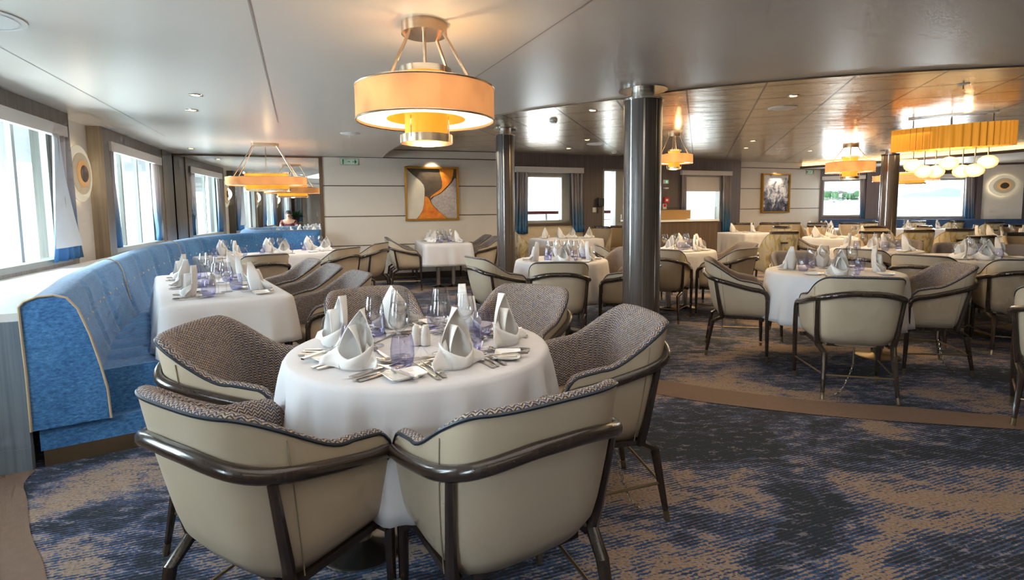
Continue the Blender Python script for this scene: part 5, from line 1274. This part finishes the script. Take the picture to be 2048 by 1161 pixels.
# ================================================================= behind the camera (seen in the mirror)
MP = on(WP, WU, WN, 0, 0, -.02)
def mirrored(px, py, D):
    d = ray(px, py); d = d / d.y; v = Vector((d.x * D, D, CH + d.z * D)); k = (v - MP).dot(WN); return v - WN * (2 * k)
wf = LP + LV * -10.4
mb = MB(); wbox(mb, wf, WU, WN, -1, 14.6, 0, ZC, -.1, 0); wbox(mb, wf, WU, -WN, -1, 14.6, .0, .12, .0, .012); struct(mb.build('wall_front', WALLW))
mb = MB(); mb.box((13.4, 5, 1.2), (.1, 13.4, 2.4)); struct(mb.build('wall_right_blocker', GREYWOOD))  # unseen wall added, with the long end of wall_front, to keep outside light out
# man seated in the room, visible in the mirror
hp = mirrored(577, 430, 16.6)
def person(loc, rz):
    th = thing('person', 'man with dark hair and maroon shirt seated with arms forward, reflected in the mirror', 'person', (loc.x, loc.y, 0), rz)
    def skinmesh(name, verts, edges, rad, m, root=0, par=th):
        me = bpy.data.meshes.new(name); me.from_pydata(verts, edges, []); o = bpy.data.objects.new(name, me); COL.objects.link(o); o.parent = par; me.materials.append(m)
        md = o.modifiers.new('skin', 'SKIN'); md.use_smooth_shade = True
        if not me.skin_vertices: me.attributes.new('skin', 'FLOAT', 'POINT')
        if me.skin_vertices:
            for i, r in enumerate(rad): me.skin_vertices[0].data[i].radius = (r, r)
            me.skin_vertices[0].data[root].use_root = True
        sb_ = o.modifiers.new('sub', 'SUBSURF'); sb_.levels = 1; sb_.render_levels = 2; return o
    V = [(0, -.05, .50), (0, -.06, .68), (0, -.04, .86), (0, .0, .98), (0, .025, 1.07), (0, .04, 1.12), (0, .045, 1.20), (0, .04, 1.27)]; R_ = [.15, .145, .165, .13, .06, .065, .088, .070]; E = [(i, i + 1) for i in range(7)]
    for sg in (-1, 1):
        o = len(V); V += [(sg * .19, -.01, .97), (sg * .26, .10, .76), (sg * .16, .34, .77), (sg * .12, .42, .775), (sg * .10, -.02, .46), (sg * .13, .42, .47), (sg * .13, .43, .09), (sg * .13, .53, .045)]
        R_ += [.068, .048, .034, .028, .10, .066, .045, .04]; E += [(3, o), (o, o + 1), (o + 1, o + 2), (o + 2, o + 3), (0, o + 4), (o + 4, o + 5), (o + 5, o + 6), (o + 6, o + 7)]
        for k in range(5):
            fo_ = len(V); a = (-.03 + .015 * k) * sg; L = (.05, .075, .082, .077, .06)[k]
            V += [(sg * .12 + a * .8, .45, .775), (sg * .12 + a * 1.2 - sg * .01, .45 + L * .7, .772), (sg * .12 + a * 1.3 - sg * .012, .45 + L, .762)]; R_ += [.012, .009, .008]; E += [(o + 3, fo_), (fo_, fo_ + 1), (fo_ + 1, fo_ + 2)]
    skinmesh('body', V, E, R_, SKIN)
    V2 = [V[0], V[1], V[2], V[3]]; E2 = [(0, 1), (1, 2), (2, 3)]; R2 = [.16, .158, .178, .142]
    for sg in (-1, 1):
        o = len(V2); V2 += [(sg * .19, -.01, .97), (sg * .235, .055, .84)]; R2 += [.08, .066]; E2 += [(3, o), (o, o + 1)]
    skinmesh('shirt', V2, E2, R2, MAROON)
    V3 = [(0, -.05, .47)]; R3 = [.165]; E3 = []
    for sg in (-1, 1): o = len(V3); V3 += [(sg * .10, -.02, .46), (sg * .13, .42, .47), (sg * .13, .43, .12)]; R3 += [.11, .076, .058]; E3 += [(0, o), (o, o + 1), (o + 1, o + 2)]
    skinmesh('trousers', V3, E3, R3, BLACK)
    MB().lathe([(0, .118), (.05, .108), (.083, .07), (.098, .02), (.096, -.01), (.088, -.012)], 20, (0, .022, 1.225)).build('hair', HAIR, th)
    for sg in (-1, 1):
        MB().lathe([(0, -.010), (.010, 0), (0, .010)], 10, (sg * .034, .128, 1.215)).build('eye', CHINA, th); MB().lathe([(0, -.006), (.005, 0), (0, .006)], 8, (sg * .034, .136, 1.215)).build('pupil', BLACK, th)
        MB().tube([(sg * .018, .130, 1.238), (sg * .05, .122, 1.236)], .005, 6).build('eyebrow', HAIR, th); MB().lathe([(0, -.028), (.014, -.01), (.015, .012), (0, .026)], 10, (sg * .098, .04, 1.20)).build('ear', SKIN, th)
    MB().tube([(0, .126, 1.225), (0, .150, 1.185), (0, .132, 1.178)], [.009, .015, .010], 8).build('nose', SKIN, th)
    MB().tube([(-.034, .122, 1.155), (0, .137, 1.163), (.034, .122, 1.155)], .009, 6).build('moustache', HAIR, th); MB().tube([(-.022, .126, 1.140), (0, .133, 1.138), (.022, .126, 1.140)], .005, 6).build('mouth', MAROON, th)
    return th
md_ = (on(WP, WU, WN, -.7, 0) - hp); pa_ = math.atan2(-md_.x, md_.y)
person(Vector((hp.x + .03 * math.sin(pa_), hp.y - .03 * math.cos(pa_), 0)), pa_)
armchair(hp.x, hp.y - .02, math.degrees(pa_), 'armchair the man sits in, seen only in the mirror')
f_ = Vector((-math.sin(pa_), math.cos(pa_), 0))
# planter on a black stand behind him
pv = mirrored(592, 402, 17.5)
pt = thing('plant_stand', 'leafy green plant on a tall black stand, seen only in the mirror', 'plant', (pv.x, pv.y, 0))
for k in range(4): a = k * PI / 2; MB().tube([(.16 * math.cos(a), .16 * math.sin(a), 0), (.05 * math.cos(a), .05 * math.sin(a), .95)], .012, 6).build('leg', BLACK, pt)
MB().lathe([(0, .93), (.07, .93), (.11, 1.12), (.10, 1.12), (0, 1.1)], 20).build('pot', BLACK, pt)
rnd = random.Random(3)
mb = MB()
for k in range(60):
    a, el, L = rnd.uniform(0, 2 * PI), rnd.uniform(.15, 1.3), rnd.uniform(.18, .34); d = Vector((math.cos(a) * math.cos(el), math.sin(a) * math.cos(el), math.sin(el))); b_ = Vector((0, 0, 1.1)); s_ = d.cross(Vector((0, 0, 1))).normalized() * .035
    mb.add([b_, b_ + d * L * .55 + s_, b_ + d * L + Vector((0, 0, -.05)), b_ + d * L * .55 - s_], [(0, 1, 2, 3)])
mb.build('foliage', LEAF, pt, recalc=False)
# tables and chairs along the windows behind the camera
for k in range(4):
    c = LP + LV * (-6.6 - 1.1 * k) + LN * .9
    if k % 2 == 0: table('dining_table', (c.x, c.y), 'window table behind the camera seen only in the mirror, %s' % ('near', '', 'far')[k], 'white cloth on the window table seen only in the mirror, %s' % ('near', '', 'far')[k], ('q', .8, .8, LA), [(0, 0)], .4, .02, .2, 30 + k)
    c2 = LP + LV * (-6.6 - 1.1 * k) + LN * 1.75
    sidechair(c2.x, c2.y, math.degrees(LA) + 0, 'patterned side chair by the windows seen only in the mirror, %s' % ('first', 'second', 'third', 'fourth')[k], 'side chairs with dark top rails')

for o in chains: chain(o)

# ================================================================= light
w = bpy.data.worlds.new('world'); sc.world = w; w.use_nodes = True
nt = w.node_tree; bg = nt.nodes['Background']
tcw = nt.nodes.new('ShaderNodeTexCoord'); sw = nt.nodes.new('ShaderNodeSeparateXYZ'); rp = nt.nodes.new('ShaderNodeValToRGB')
nt.links.new(tcw.outputs['Generated'], sw.inputs[0]); nt.links.new(sw.outputs[2], rp.inputs[0]); nt.links.new(rp.outputs[0], bg.inputs[0])
rp.color_ramp.elements[0].position = 0.0; rp.color_ramp.elements[0].color = (.95, .97, 1, 1); rp.color_ramp.elements[1].position = .35; rp.color_ramp.elements[1].color = (.74, .86, 1, 1)
bg.inputs[1].default_value = 2.3
def area(loc, d, sx, sy, e, col, name='window_daylight'):
    l = bpy.data.lights.new(name, 'AREA'); l.shape = 'RECTANGLE'; l.size = sx; l.size_y = sy; l.energy = e; l.color = col
    o = bpy.data.objects.new(name, l); COL.objects.link(o); o.location = loc; o.rotation_euler = Vector(d).to_track_quat('-Z', 'Z').to_euler(); return o
for k, (a, b_) in enumerate(mods[:4]):
    area(on(LP, LV, LN, (a + b_) / 2, 1.5, -.75), (LN.x, LN.y, .0), b_ - a - .3, 1.3, 270, (.74, .88, 1))
area(on(PP, PU, PN, 1.15, 1.5, -.5), PN, .9, .9, 14, (.92, .96, 1)); area(on(PP, PU, PN, 2.6, 1.3, -.5), PN, .4, 1.8, 25, (.92, .96, 1)); area(on(PP, PU, PN, 5.1, 1.4, -.5), PN, 1, .8, 14, (.92, .96, 1))
area(on(BP, BU, BN, .5, 1.5, -.5), BN, .9, .9, 50, (.88, .95, 1)); area(on(BP, BU, BN, 2.3, 1.45, -.5), BN, 1.4, .9, 120, (.88, .95, 1))
area((8.2, 10.6, 2.2), (.1, .3, -1), 3, 2, 40, (1, .86, .7), 'ceiling_fill')  # added fill panel to brighten the far right window wall
# added warm fill panels under the ceiling, standing in for many downlights
area((2.2, 6.2, 2.2), (0, 0, -1), 3, 3, 58, (1, .68, .34), 'ceiling_fill'); area((5.2, 8.5, 2.2), (0, 0, -1), 4, 4, 95, (1, .68, .34), 'ceiling_fill'); area((-1.6, 6.6, 2.1), (0, 0, -1), 2.5, 2.5, 45, (1, .88, .72), 'ceiling_fill')
area((1.2, -2.2, 2.2), (0, 0, -1), 3, 2, 18, (1, .86, .68), 'ceiling_fill'); area((.2, 1.2, 2.2), (0, 0, -1), 2.5, 2.5, 20, (1, .88, .74), 'ceiling_fill'); area((3.2, 2.6, 2.2), (0, 0, -1), 2, 2, 6, (1, .78, .5), 'ceiling_fill')
sl = bpy.data.lights.new('sun', 'SUN'); sl.energy = 2.5; sl.angle = .01; sl.color = (1, .95, .86)
so_ = bpy.data.objects.new('sun', sl); COL.objects.link(so_); so_.rotation_euler = Vector((.17, -2.04, -1.3)).to_track_quat('-Z', 'Y').to_euler()
sc.view_settings.view_transform = 'Standard'; sc.view_settings.exposure = .38; sc.view_settings.gamma = 1.06
try:
    cy = sc.cycles; cy.use_denoising = True; cy.use_adaptive_sampling = True; cy.adaptive_threshold = .12; cy.adaptive_min_samples = 12; cy.max_bounces = 7; cy.transparent_max_bounces = 18; cy.diffuse_bounces = 3; cy.glossy_bounces = 4; cy.sample_clamp_indirect = 6; cy.caustics_reflective = False; cy.caustics_refractive = False
except Exception: pass
